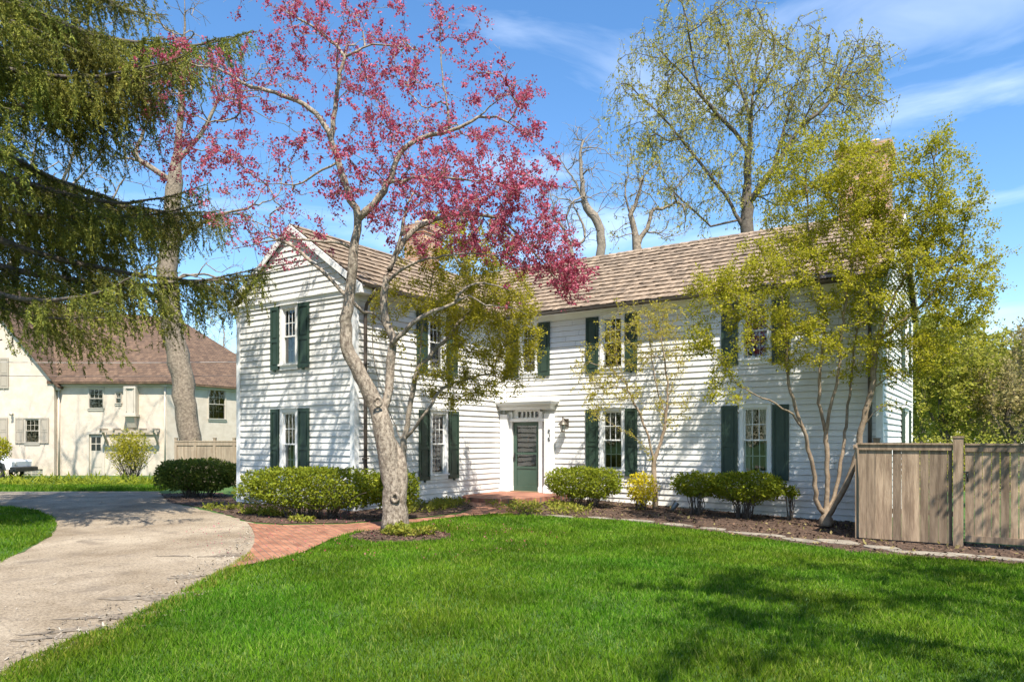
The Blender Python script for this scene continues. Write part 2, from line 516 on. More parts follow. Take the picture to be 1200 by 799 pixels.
path_up = [G(290, 613), G(300, 614.5), G(330, 616), G(403, 615), G(447, 611.5), G(491, 608.5), G(540, 602.5), G(557, 595)]
path_lo = [G(612, 602), G(575, 603), G(526, 607), G(478, 614), G(447, 621), G(416, 624), G(389, 632), G(355, 648), G(320, 657), G(268, 667)]
path_end = [(-10.4, 16.0), (-12.2, 16.2)]
path_poly = [tuple(G(*q)[:2]) for q in ((286, 656), (293, 647), (298, 637), (298.5, 628), (295, 619))] + [tuple(p[:2]) for p in path_up] + [(-12.2, 15.6), (-10.6, 15.3)] + [tuple(p[:2]) for p in path_lo]
sheet('path', path_poly, 0.020, pathb)
# pale concrete/stone curb strip of worn bricks is part of the path sheet

bedl = [G(196, 588), G(232, 594.5), G(262, 601.5), G(290, 611), G(330, 614), G(403, 613), G(447, 609.5), G(491, 606.5), G(540, 600.5), G(556, 594)]
bed_left = [tuple(p[:2]) for p in bedl] + [(-12.2, 15.7), (-12.34, 17.9), (-12.34, 11.9), (-16.66, 11.9), tuple(GF(262, 22.5)[:2]), tuple(GF(188, 22.2)[:2])]
sheet('garden_bed', wobble(bed_left, 0.03), 0.012, mulch)
lawn_top = [G(600, 604), G(640, 605.5), G(690, 608), G(745, 612), G(800, 619), G(850, 625.5), G(900, 632), G(950, 640), G(1000, 648), G(1060, 652), G(1125, 656), G(1200, 663), G(1400, 690)]
bed_right = [tuple(p[:2]) for p in lawn_top[:-1]] + [(1.5, 15.4), (-2.3, 15.4), (-2.15, 17.93), (-10.3, 17.93), (-10.1, 15.3)]
sheet('garden_bed', wobble(bed_right, 0.03), 0.012, mulch)
rc = P((469 - 600) / FPX * 12.5, 12.5, 0)
ring = [(rc[0] + 0.86 * math.cos(a) * (1 + 0.05 * math.sin(3 * a)), rc[1] + 0.86 * math.sin(a)) for a in np.linspace(0, 2 * math.pi, 40, endpoint=False)]
sheet('garden_bed', wobble(ring, 0.015), 0.012, mulch)

# stoop
stoop_poly = smooth_poly([(-12.31, 17.9), (-12.31, 16.0), (-12.0, 15.45), (-11.3, 15.2), (-10.6, 15.35), (-10.15, 16.0), (-10.0, 17.2), (-10.0, 17.9)], 1)
mb = MB()
mb.prism(stoop_poly[::-1] if False else stoop_poly, 0.0, 0.125)
st = mb.build('stoop', stoopb); st['kind'] = 'structure'

# bark chips scattered on the beds
def chips(poly, n, size, name, m):
    poly = np.asarray(poly); lo = poly.min(0); hi = poly.max(0)
    x = rng.uniform(lo[0], hi[0], n); y = rng.uniform(lo[1], hi[1], n)
    k = inside(poly, x, y); x = x[k]; y = y[k]; n = len(x)
    z = ground_z(x, y) + 0.02
    o = np.stack([x, y, z], 1)
    a = rng.uniform(0, 2 * math.pi, n); tl = rng.normal(size=n) * 0.35
    L = size * rng.uniform(0.4, 1.3, n); Wd = L * rng.uniform(0.2, 0.5, n)
    u = np.stack([np.cos(a), np.sin(a), tl], 1) * L[:, None]; v = np.stack([-np.sin(a), np.cos(a), rng.normal(size=n) * 0.3], 1) * Wd[:, None]
    V = np.stack([o - u - v * 0.7, o + u - v, o + u * 0.9 + v, o - u + v], 1).reshape(-1, 3)
    F = np.arange(n * 4).reshape(-1, 4)
    b = MB(); b.add(V, F)
    return b.build(name, m)

# ------------------------------------------------------------------ main house
house = empty('clapboard_house', (-9.0, 18.0, 0), 'white clapboard two-storey house with dark green shutters and cedar shake roof', 'house')
ZB = -0.22          # bottom of siding
EX = 0.15           # board exposure
ZE = 5.30           # eave
fMain = frame((XL, YM, 0), (1, 0, 0), (0, -1, 0))
fFront = frame((XL, YF, 0), (1, 0, 0), (0, -1, 0))
fInner = frame((XI, YF, 0), (0, 1, 0), (1, 0, 0))
fEnd = frame((XR, YM, 0), (0, 1, 0), (1, 0, 0))

def siding(b, fr, length, z0, ztop, holes, bounds=None, mi=0):
    """real lapped boards: each a wedge with a shadow lip; bounds(z)->(a0,a1) for gables"""
    z = z0
    while z < ztop - 1e-6:
        zt = min(z + EX, ztop)
        cuts = sorted({z, zt} | {h for q in holes for h in (q[2], q[3]) if z + 1e-4 < h < zt - 1e-4})
        tilt = rng.normal() * 0.002
        for c0, c1 in zip(cuts[:-1], cuts[1:]):
            mid = (c0 + c1) / 2
            ivs = [(0.0, length)]
            for (a0, a1, h0, h1) in holes:
                if h0 < mid < h1:
                    nv = []
                    for (p, q) in ivs:
                        if a0 > p: nv.append((p, min(q, a0)))
                        if a1 < q: nv.append((max(p, a1), q))
                    ivs = [v for v in nv if v[1] - v[0] > 0.005]
            o0 = 0.029 - 0.025 * (c0 - z) / EX; o1 = 0.029 - 0.025 * (c1 - z) / EX
            if abs(c1 - zt) < 1e-6 and c1 - c0 > 0.02: c1 = c1 - 0.006
            for p, q in ivs:
                # random butt joints
                pts = [p, q]
                if q - p > 1.6 and rng.random() < 0.6:
                    pts = [p, p + (q - p) * rng.uniform(0.25, 0.75), q]
                for s0, s1 in zip(pts[:-1], pts[1:]):
                    e0 = s0 + (0.0025 if s0 != p else 0); e1 = s1 - (0.0025 if s1 != q else 0)
                    b0 = b1 = (e0, e1)
                    if bounds:
                        l0, r0 = bounds(c0); l1, r1 = bounds(c1)
                        b0 = (max(e0, l0), min(e1, r0)); b1 = (max(e0, l1), min(e1, r1))
                        if b0[1] - b0[0] < 0.02: continue
                        if b1[1] < b1[0]: b1 = ((b1[0] + b1[1]) / 2,) * 2
                    j = tilt
                    A = fr(b0[0], o0 + j, c0); B = fr(b0[1], o0 + j, c0); Cc = fr(b1[1], o1 + j, c1); D = fr(b1[0], o1 + j, c1)
                    b.quad(A, B, Cc, D, mi)
                    if abs(c0 - z) < 1e-6:
                        b.quad(fr(b0[0], -0.02, c0), fr(b0[1], -0.02, c0), B, A, mi)
        z = zt

def window(fr, a0, a1, z0, z1, parent, sill=True, cols=3, curtain=None, gl=None, mt=None, rows=(2, 2), name='window', cw=0.085, depth=0.30):
    """double-hung window; hole a0..a1, z0..z1 (outside of sash)"""
    mt = mt or trimw
    b = MB()
    pr = 0.045
    b.box(a0 - cw, a0, -0.02, pr, z0, z1 + cw, fr); b.box(a1, a1 + cw, -0.02, pr, z0, z1 + cw, fr)
    b.box(a0, a1, -0.02, pr - 0.002, z1, z1 + cw, fr)
    b.box(a0 - cw - 0.02, a1 + cw + 0.02, -0.02, pr + 0.035, z1 + cw + 0.001, z1 + cw + 0.03, fr)
    # jamb reveals
    for (q0, q1) in ((a0 - 0.001, a0 + 0.012), (a1 - 0.012, a1 + 0.001)):
        b.box(q0, q1, -0.14, 0.03, z0, z1, fr)
    b.box(a0, a1, -0.14, 0.03, z1 - 0.012, z1 + 0.001, fr)
    zm = z0 + (z1 - z0) * rows[0] / (rows[0] + rows[1])
    i0, i1 = a0 + 0.012, a1 - 0.012
    st_ = 0.036
    for (lo, hi, off, nr) in ((z0, zm + 0.018, -0.075, rows[0]), (zm - 0.018, z1 - 0.012, -0.035, rows[1])):
        d0, d1 = off - 0.016, off + 0.018
        b.box(i0, i0 + st_, d0, d1, lo, hi, fr); b.box(i1 - st_, i1, d0, d1, lo, hi, fr)
        b.box(i0 + st_, i1 - st_, d0, d1 - 0.001, lo, lo + st_ + (0.015 if lo == z0 else 0), fr)
        b.box(i0 + st_, i1 - st_, d0, d1 - 0.001, hi - st_, hi, fr)
        for k in range(1, cols):
            q = i0 + st_ + (i1 - i0 - 2 * st_) * k / cols
            b.box(q - 0.009, q + 0.009, d0 + 0.004, d1 - 0.004, lo + st_, hi - st_, fr)
        for k in range(1, nr):
            q = lo + st_ + (hi - lo - 2 * st_) * k / nr
            b.box(i0 + st_, i1 - st_, d0 + 0.005, d1 - 0.006, q - 0.009, q + 0.009, fr)
    w = b.build(name, mt, parent)
    g = MB()
    g.quad(fr(i0, -0.055, z0), fr(i1, -0.055, z0), fr(i1, -0.055, zm), fr(i0, -0.055, zm))
    g.quad(fr(i0, -0.025, zm), fr(i1, -0.025, zm), fr(i1, -0.025, z1), fr(i0, -0.025, z1))
    g.build('pane', gl or glass, w)
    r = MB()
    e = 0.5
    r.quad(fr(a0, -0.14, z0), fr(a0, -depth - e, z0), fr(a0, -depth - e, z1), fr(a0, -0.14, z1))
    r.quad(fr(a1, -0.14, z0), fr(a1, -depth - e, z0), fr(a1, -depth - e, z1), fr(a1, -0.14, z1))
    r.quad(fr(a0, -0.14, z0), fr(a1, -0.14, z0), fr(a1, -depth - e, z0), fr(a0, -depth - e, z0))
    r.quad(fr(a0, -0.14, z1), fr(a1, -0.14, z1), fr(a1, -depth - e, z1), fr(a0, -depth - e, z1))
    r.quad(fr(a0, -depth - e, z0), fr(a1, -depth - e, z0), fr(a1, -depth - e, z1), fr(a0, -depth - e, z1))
    r.build('dark_room_box', dark, w)  # dark five-sided box in place of the unlit room
    if sill:
        sb = MB()
        sb.box(a0 - cw - 0.03, a1 + cw + 0.03, -0.02, 0.085, z0 - 0.045, z0 - 0.001, fr)
        sb.box(a0 - cw, a1 + cw, -0.02, pr + 0.004, z0 - 0.15, z0 - 0.046, fr)
        sb.build('sill', mt, w)
    if curtain:
        c = MB()
        n = 14
        for side in (0, 1):
            for k in range(n):
                def cx(t, f):
                    wd = (a1 - a0) * (0.47 - 0.27 * math.sin(min(1, max(0, (z1 - t) / (z1 - z0) / 0.75)) * math.pi / 2)) if curtain == 'tied' else (a1 - a0) * 0.24
                    q = wd * f
                    return a0 + q if side == 0 else a1 - q
                zz = np.linspace(z0 + 0.02, z1, 8)
                for ia, ib in zip(zz[:-1], zz[1:]):
                    f0, f1 = k / n, (k + 1) / n
                    d0 = -0.19 - 0.02 * math.sin(k * 1.9); d1 = -0.19 - 0.02 * math.sin((k + 1) * 1.9)
                    c.quad(fr(cx(ia, f0), d0, ia), fr(cx(ia, f1), d1, ia), fr(cx(ib, f1), d1, ib), fr(cx(ib, f0), d0, ib))
        c.build('curtain', curt, w)
    return w

def shutter(fr, a0, a1, z0, z1, parent, m=None):
    b = MB()
    t0, t1 = 0.032, 0.066
    s_ = 0.06
    zm = z0 + (z1 - z0) * 0.46
    b.box(a0, a0 + s_, t0, t1, z0, z1, fr); b.box(a1 - s_, a1, t0, t1, z0, z1, fr)
    for q0, q1 in ((z0, z0 + 0.10), (zm - 0.04, zm + 0.04), (z1 - 0.09, z1)):
        b.box(a0 + s_, a1 - s_, t0, t1 - 0.001, q0, q1, fr)
    for q0, q1 in ((z0 + 0.10, zm - 0.04), (zm + 0.04, z1 - 0.09)):
        b.box(a0 + s_, a1 - s_, t0, t1 - 0.020, q0, q1, fr)
        b.box(a0 + s_ + 0.035, a1 - s_ - 0.035, t1 - 0.020, t1 - 0.006, q0 + 0.04, q1 - 0.04, fr)
    # holdback
    b.box((a0 + a1) / 2 - 0.012, (a0 + a1) / 2 + 0.012, t0 - 0.01, t1 + 0.03, z0 - 0.055, z0 - 0.002, fr)
    return b.build('shutter', m or shutg, parent)

LO, HI = (0.85, 2.43), (3.63, 4.98)
LS, HS = (0.68, 2.49), (3.49, 5.03)
wb = MB()
holes = {'main': [], 'front': [], 'inner': [], 'end': []}
specs = []
# (wall, window px range outer casing, left shutter px, right shutter px, floor, curtain)
def m_(px): return on_main(px) - XL
def f_(px): return on_front(px) - XL
def i_(px): return on_inner(px) - YF
for w_, fn, wr, sl, sr, fl, cu in (
        ('main', m_, (703.5, 732.5), (687.5, 702), (733.5, 747.5), 0, None),
        ('main', m_, (867, 904), (846, 865), (905.5, 925), 0, 'tied'),
        ('main', m_, (609.5, 630.5), (594, 608), (631.5, 645), 1, None),
        ('main', m_, (703.5, 732.5), (687.5, 702), (733.5, 747.5), 1, None),
        ('main', m_, (867, 904), (846, 865), (905.5, 925), 1, None),
        ('front', f_, (329.5, 350), (319, 328.5), (351, 364), 0, None),
        ('front', f_, (329.5, 350), (319, 328.5), (351, 364), 1, None),
        ('inner', i_, (503, 523.5), (489.5, 502), (524.5, 536), 0, None),
        ('inner', i_, (500, 521), (487, 499.5), (522, 534.5), 1, None)):
    a0, a1 = fn(wr[0]) + 0.085, fn(wr[1]) - 0.085
    z0, z1 = (LO, HI)[fl]
    if w_ in ('front', 'inner'): z0, z1 = ((0.75, 2.33), (3.53, 4.90))[fl]
    zs = (LS, HS)[fl]
    if w_ in ('front', 'inner'): zs = ((0.60, 2.42), (3.40, 4.98))[fl]
    holes[w_].append((a0, a1, z0, z1))
    specs.append((w_, a0, a1, z0, z1, (fn(sl[0]), fn(sl[1])), (fn(sr[0]), fn(sr[1])), zs, cu))
for fl in (0, 1):
    a0, a1 = 4.35, 5.35
    z0, z1 = (LO, HI)[fl]; zs = (LS, HS)[fl]
    holes['end'].append((a0, a1, z0, z1))
    specs.append(('end', a0, a1, z0, z1, (a0 - 0.09 - 0.48, a0 - 0.09), (a1 + 0.09, a1 + 0.57), zs, None))
# front door opening
d0, d1 = m_(603.0), m_(634.0)
DZ0, DZ1 = 0.135, 2.17
holes['main'].append((d0 - 0.06, d1 + 0.06, 0.0, 2.62))
FRS = {'main': fMain, 'front': fFront, 'inner': fInner, 'end': fEnd}

ZT = 5.12
siding(wb, frame((XI, YM, 0), (1, 0, 0), (0, -1, 0)), XR - XI, ZB, ZT, [(h[0] - (XI - XL), h[1] - (XI - XL), h[2], h[3]) for h in holes['main']])
GW = XI - XL
GZ, GA = 5.13, 6.86
def gb(z):
    if z <= GZ: return (0, GW)
    h = (z - GZ) / (GA - GZ) * GW / 2
    return (h, GW - h)
siding(wb, fFront, GW, ZB, 4.99, holes['front'])
siding(wb, fFront, GW, 5.13, GA, [], gb)
siding(wb, fInner, YM - YF, ZB, ZT, holes['inner'])
DE = YB - YM
RZ = 7.50
def ge(z):
    if z <= 5.3: return (0, DE)
    h = (z - 5.3) / (RZ - 5.3) * DE / 2
    return (h, DE - h)
siding(wb, fEnd, DE, ZB, RZ, holes['end'], ge)
# left and back walls (plain continuation of the boards)
siding(wb, frame((XL, YB, 0), (0, -1, 0), (-1, 0, 0)), YB - YF, ZB, ZT, [])
siding(wb, frame((XR, YB, 0), (-1, 0, 0), (0, 1, 0)), XR - XL, ZB, ZT, [])
wall = wb.build('wall', white, house)
# trim: corner boards, friezes, gable band, foundation
cb = 0.11
def trim(name, *boxes):
    b = MB()
    for q in boxes: b.box(*q)
    return b.build(name, trimw, house)
for q in ((XL - 0.032, XL + cb, YF - 0.032, YF + 0.08, 5.0), (XI - cb, XI + 0.032, YF - 0.033, YF + cb, 5.12), (XR - cb, XR + 0.032, YM - 0.033, YM + cb, 5.12), (XR - cb, XR + 0.032, YB - cb, YB + 0.033, 5.12)):
    trim('corner_board', q[:4] + (ZB - 0.02, q[4]))
trim('corner_board', (XI + 0.027, XI + 0.10, YM - 0.10, YM - 0.027, 0.0, 5.05))
trim('frieze', (XI + 0.03, XR, YM - 0.045, YM, 5.06, 5.26))
trim('frieze', (XI, XI + 0.045, YF + 0.11, YM - 0.05, 5.06, 5.26))
trim('soffit', (XI + 0.20, XR + 0.10, YM - 0.30, YM - 0.046, 5.20, 5.24))
trim('soffit', (XI + 0.046, XI + 0.30, YF - 0.03, YM - 0.31, 5.20, 5.24))
# board across the foot of the wing gable (its drip edge throws a line of shade)
trim('gable_band', (XL - 0.035, XI + 0.035, YF - 0.045, YF + 0.02, 4.99, 5.11), (XL - 0.04, XI + 0.04, YF - 0.085, YF + 0.02, 5.108, 5.135))
fb = MB()
fb.box(XL + 0.05, XI - 0.05, YF + 0.03, YM, -0.5, ZB + 0.02)
fb.box(XL + 0.05, XR - 0.04, YM + 0.03, YB - 0.05, -0.6, ZB + 0.02)
fb.build('foundation', found, house)

for (w_, a0, a1, z0, z1, sl, sr, zs, cu) in specs:
    fr = FRS[w_]
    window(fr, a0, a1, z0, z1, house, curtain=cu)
    shutter(fr, sl[0], sl[1], zs[0], zs[1], house)
    shutter(fr, sr[0], sr[1], zs[0], zs[1], house)

# ---- roofs: courses of separate cedar shakes over a deck
def shakes(b, o, u, up, length, slope_len, clip=None, course=0.305):
    """o eave corner, u along eave, up the slope; normal = u x up"""
    o = np.asarray(o, float); u = np.asarray(u, float); up = np.asarray(up, float)
    n = np.cross(u, up); n /= np.linalg.norm(n)
    k = 0
    s = 0.0
    while s < slope_len:
        x = -rng.uniform(0, 0.1)
        while x < length:
            w = rng.uniform(0.07, 0.19)
            x0, x1 = max(x, 0) + 0.003, min(x + w, length) - 0.003
            x += w
            if x1 - x0 < 0.03: continue
            s0 = s + rng.normal() * 0.008; s1 = min(s + course * 1.35, slope_len)
            if clip is not None and not clip((x0 + x1) / 2, s + course / 2): continue
            th = rng.uniform(0.020, 0.032); bt = 0.021 + rng.normal() * 0.005
            p = [o + u * x0 + up * s0 + n * (0.012 + bt), o + u * x1 + up * s0 + n * (0.012 + bt), o + u * x1 + up * s1 + n * 0.004, o + u * x0 + up * s1 + n * 0.004,
                 o + u * x0 + up * s0 + n * (0.012 + th + bt), o + u * x1 + up * s0 + n * (0.012 + th + bt), o + u * x1 + up * s1 + n * 0.014, o + u * x0 + up * s1 + n * 0.014]
            b.hexa(p, 0)
        s += course; k += 1

MAIN_EY, MAIN_EZ = YM - 0.34, 5.26
RY = (YM + YB) / 2
slope = (RZ + 0.10 - MAIN_EZ) / (RY - MAIN_EY)
upm = np.array((0, 1, slope)); SLm = (RY - MAIN_EY) * np.linalg.norm(upm); upm /= np.linalg.norm(upm)
rb = MB()
X0, X1 = XL - 0.12, XR + 0.16
shakes(rb, (X0, MAIN_EY, MAIN_EZ), (1, 0, 0), upm, X1 - X0, SLm, clip=lambda a, s: True)
# deck slabs under the shakes
th_ = 0.09
nm = np.cross((1, 0, 0), upm)
def slab(b, A, B, Cc, D, n, t, mi=0):
    A, B, Cc, D = map(np.asarray, (A, B, Cc, D)); n = np.asarray(n)
    b.hexa([A - n * t, B - n * t, Cc - n * t, D - n * t, A, B, Cc, D], mi)
ry, rz = RY, RZ + 0.10
slab(rb, (X0, MAIN_EY, MAIN_EZ), (X1, MAIN_EY, MAIN_EZ), (X1, ry, rz), (X0, ry, rz), nm, th_, 1)
nb = np.array((0, -nm[1], nm[2]))
slab(rb, (X1, 2 * ry - MAIN_EY, MAIN_EZ), (X0, 2 * ry - MAIN_EY, MAIN_EZ), (X0, ry, rz), (X1, ry, rz), nb, th_, 1)
# ridge cap
for k in range(int((X1 - X0) / 0.3)):
    x = X0 + k * 0.3
    h = 0.02 + 0.01 * rng.random()
    rb.hexa([(x, ry - 0.13, rz - 0.06), (x + 0.33, ry - 0.13, rz - 0.06), (x + 0.33, ry, rz + 0.015), (x, ry, rz + 0.015),
             (x, ry - 0.13, rz - 0.03 + h), (x + 0.33, ry - 0.13, rz - 0.045 + h), (x + 0.33, ry, rz + 0.035 + h), (x, ry, rz + 0.05 + h)], 0)
# wing roof (ridge runs back into the main roof)
XC = (XL + XI) / 2
WEZ = 5.20; WO = 0.32
wslope = (GA + 0.10 - WEZ) / (XI + WO - XC)
wz = GA + 0.10
y0w = YF - 0.07
yend = MAIN_EY + (wz - MAIN_EZ) / slope
upr = np.array((-1, 0, wslope)); SLw = (XI + WO - XC) * np.linalg.norm(upr); upr /= np.linalg.norm(upr)
upl = np.array((1, 0, wslope)); upl /= np.linalg.norm(upl)
def valley(a, s):
    z = WEZ + s * upr[2]
    return y0w + a < MAIN_EY + (z - MAIN_EZ) / slope + 0.12
shakes(rb, (XI + WO, y0w, WEZ), (0, 1, 0), upr, yend - y0w + 0.2, SLw, clip=valley)
def valley2(a, s):
    z = WEZ + s * upr[2]
    return (yend + 0.2 - a) < MAIN_EY + (z - MAIN_EZ) / slope + 0.12
shakes(rb, (XL - WO, yend + 0.2, WEZ), (0, -1, 0), upl, yend + 0.2 - y0w, SLw, clip=valley2)
nr_ = np.array((wslope, 0, 1)); nr_ /= np.linalg.norm(nr_); nl_ = np.array((-nr_[0], 0, nr_[2]))
yv = MAIN_EY + (WEZ - MAIN_EZ) / slope
slab(rb, (XI + WO, y0w, WEZ), (XI + WO, yv + 0.1, WEZ), (XC, yend + 0.1, wz), (XC, y0w, wz), nr_, th_, 1)
slab(rb, (XL - WO, yv + 0.1, WEZ), (XL - WO, y0w, WEZ), (XC, y0w, wz), (XC, yend + 0.1, wz), nl_, th_, 1)
roof = rb.build('roof', [shake, shaked], house)
# rake boards on the wing gable and the right gable
kb = MB()
def rake(pa, pb, d, n, w=0.17, t=0.035):
    pa, pb, d, n = map(lambda q: np.asarray(q, float), (pa, pb, d, n))
    dn = np.array((0, 0, -w))
    kb.hexa([pa + dn, pb + dn, pb + dn + d * t, pa + dn + d * t, pa, pb, pb + d * t, pa + d * t])
e = 0.012
rake((XL - WO, y0w - 0.036, WEZ - e), (XC, y0w - 0.036, wz - e), (0, 1, 0), nl_)
rake((XI + WO, y0w - 0.036, WEZ - e), (XC + 0.001, y0w - 0.036, wz - e), (0, 1, 0), nr_)
kb.build('rake_board', trimw, roof)
kb = MB()
rake((X1 + 0.002, MAIN_EY, MAIN_EZ - e), (X1 + 0.002, ry, rz - e), (1, 0, 0), nm)
rake((X1 + 0.002, 2 * ry - MAIN_EY, MAIN_EZ - e), (X1 + 0.002, ry + 0.001, rz - e), (1, 0, 0), nb)
kb.build('rake_board', trimw, roof)
# boxed eave returns
for (q0, q1, dy) in ((XL - WO - 0.01, XL - 0.04, 0.03), (XI + 0.05, XI + WO + 0.01, 0.034)):
    kb = MB(); kb.box(q0, q1, y0w - dy, YF + 0.25, WEZ - 0.20, WEZ - 0.05); kb.build('eave_return', trimw, roof)
# chimneys
def chimney(x0, x1, y0, y1, z0, z1, label):
    b = MB()
    b.box(x0, x1, y0, y1, z0, z1 - 0.30, mi=0)
    b.box(x0 - 0.04, x1 + 0.04, y0 - 0.04, y1 + 0.04, z1 - 0.299, z1 - 0.19, mi=0)
    b.box(x0 - 0.08, x1 + 0.08, y0 - 0.08, y1 + 0.08, z1 - 0.189, z1 - 0.06, mi=0)
    b.box(x0 - 0.03, x1 + 0.03, y0 - 0.03, y1 + 0.03, z1 - 0.059, z1, mi=1)
    for q in (0.3, 0.7):
        xx = x0 + (x1 - x0) * q
        b.tube([(xx, (y0 + y1) / 2, z1), (xx, (y0 + y1) / 2, z1 + 0.16)], 0.11, 12, mi=0)
    o = b.build('chimney', [chimb, stone], roof); o['label'] = label
chimney(-3.55, -2.35, 20.95, 21.75, 6.6, 9.42, 'tall brick chimney at the right gable end')
chimney(XC - 0.37, XC + 0.37, 16.35, 17.1, 6.3, 8.1, 'short orange brick chimney on the wing ridge')
# gutters and downspouts
def gutter(pa, pb):
    pa = np.asarray(pa, float); pb = np.asarray(pb, float)
    b = MB()
    u = (pb - pa) / np.linalg.norm(pb - pa); side = np.array((u[1], -u[0], 0))
    a = np.linspace(math.pi, 2 * math.pi, 9)
    prof = [(0.062 * math.cos(q), 0.062 * math.sin(q)) for q in a] + [(0.056 * math.cos(q), 0.056 * math.sin(q)) for q in a[::-1]]
    n = len(prof)
    V = [pa + side * x + np.array((0, 0, z)) for x, z in prof] + [pb + side * x + np.array((0, 0, z)) for x, z in prof]
    b.add(V, [[i, (i + 1) % n, n + (i + 1) % n, n + i] for i in range(n)])
    return b.build('gutter', gutt, house)
gutter((XI + WO + 0.06, MAIN_EY - 0.055, MAIN_EZ - 0.01), (X1, MAIN_EY - 0.055, MAIN_EZ - 0.01))
gutter((XI + WO + 0.055, yv - 0.15, WEZ - 0.01), (XI + WO + 0.055, y0w, WEZ - 0.01))
def downspout(pts):
    b = MB(); b.tube(pts, 0.042, 10)
    for z in (1.2, 3.4):
        b.box(pts[-1][0] - 0.06, pts[-1][0] + 0.06, pts[-1][1] - 0.055, pts[-1][1] + 0.06, z, z + 0.03)
    return b.build('downspout', bronze, house)
downspout([(XI + WO + 0.05, YF + 0.27, WEZ - 0.08), (XI + WO + 0.04, YF + 0.27, WEZ - 0.18), (XI + 0.12, YF + 0.27, WEZ - 0.42), (XI + 0.085, YF + 0.27, WEZ - 0.6), (XI + 0.085, YF + 0.27, 2.5), (XI + 0.085, YF + 0.27, 0.1)])
xd = XR - 0.22
downspout([(xd, MAIN_EY - 0.05, MAIN_EZ - 0.08), (xd, MAIN_EY - 0.04, MAIN_EZ - 0.18), (xd, YM - 0.12, MAIN_EZ - 0.42), (xd, YM - 0.09, MAIN_EZ - 0.6), (xd, YM - 0.09, 2.5), (xd, YM - 0.09, 0.0)])

# ---- front door surround
A = m_
pb = MB()
pl0, pl1 = A(591.5), A(600.2); pr0, pr1 = A(643.2), A(650.6)
PD = 0.30
ZC0, ZC1 = 2.34, 2.58
for q0, q1 in ((pl0, pl1), (pr0, pr1)):
    pb.box(q0, q1, 0.0, PD - 0.05, 0.135, ZC0 + 0.05, fMain)
    pb.box(q0 + 0.0, q1 - 0.0, PD - 0.05, PD - 0.035, 0.36, ZC0 + 0.05, fMain)
    pb.box(q0 - 0.025, q1 + 0.025, 0.0, PD, 0.126, 0.30, fMain)
    pb.box(q0 - 0.012, q1 + 0.012, 0.0, PD - 0.012, 0.301, 0.35, fMain)
# recessed side panels and inner casings
pb.box(pl1, d0 - 0.12, 0.0, 0.045, 0.135, ZC0 + 0.1, fMain); pb.box(d1 + 0.12, pr0, 0.0, 0.045, 0.135, ZC0 + 0.1, fMain)
for q0, q1 in ((d0 - 0.12, d0), (d1, d1 + 0.12)):
    pb.box(q0, q1, -0.15, 0.14, 0.135, ZC0 + 0.12, fMain)
    pb.box(q0 - 0.01, q1 + 0.01, -0.01, 0.16, 0.126, 0.28, fMain)
# cross bar and transom rails
pb.box(pl1 - 0.01, pr0 + 0.01, -0.02, 0.165, 2.172, 2.262, fMain)
tz0, tz1 = 2.30, 2.47
pb.box(d0, d1, -0.06, 0.06, 2.262, tz0, fMain)
pb.box(d0, d1, -0.06, 0.06, tz1, 2.63, fMain)
t0_, t1_ = d0 + 0.16, d1 - 0.05
pb.box(d0, t0_, -0.06, 0.059, tz0, tz1, fMain); pb.box(t1_, d1, -0.06, 0.059, tz0, tz1, fMain)
for k in range(1, 5):
    q = t0_ + (t1_ - t0_) * k / 5
    pb.box(q - 0.022, q + 0.022, -0.05, 0.055, tz0, tz1, fMain)
# entablature and cornice
pb.box(pl0 - 0.01, pr1 + 0.01, 0.0, PD - 0.02, ZC0 + 0.18, ZC1 + 0.05, fMain)
pb.box(pl0 - 0.02, pr1 + 0.02, 0.0, PD + 0.01, ZC0 + 0.24, ZC0 + 0.27, fMain)
pb.box(pl0 - 0.06, pr1 + 0.06, 0.0, PD + 0.07, ZC1 + 0.05, ZC1 + 0.09, fMain)
pb.box(pl0 - 0.12, pr1 + 0.12, 0.0, PD + 0.14, ZC1 + 0.091, ZC1 + 0.15, fMain)
pb.box(pl0 - 0.15, pr1 + 0.15, 0.0, PD + 0.17, ZC1 + 0.151, ZC1 + 0.19, fMain)
# sloping cap
c0, c1 = pl0 - 0.15, pr1 + 0.15
zz = ZC1 + 0.191
pb.hexa([fMain(c0, 0, zz), fMain(c1, 0, zz), fMain(c1, PD + 0.17, zz), fMain(c0, PD + 0.17, zz),
         fMain(c0, 0, zz + 0.06), fMain(c1, 0, zz + 0.06), fMain(c1, PD + 0.17, zz + 0.015), fMain(c0, PD + 0.17, zz + 0.015)])
sur = pb.build('door_surround', trimw, house)
tg = MB(); tg.quad(fMain(t0_, 0.0, tz0), fMain(t1_, 0.0, tz0), fMain(t1_, 0.0, tz1), fMain(t0_, 0.0, tz1))
tg.build('transom_pane', glass, sur)
tr_ = MB(); tr_.box(t0_ - 0.02, t1_ + 0.02, -0.4, -0.058, tz0 - 0.03, tz1 + 0.03, fMain); tr_.build('transom_dark_box', dark, sur)  # dark block behind the transom stands for the unlit hall
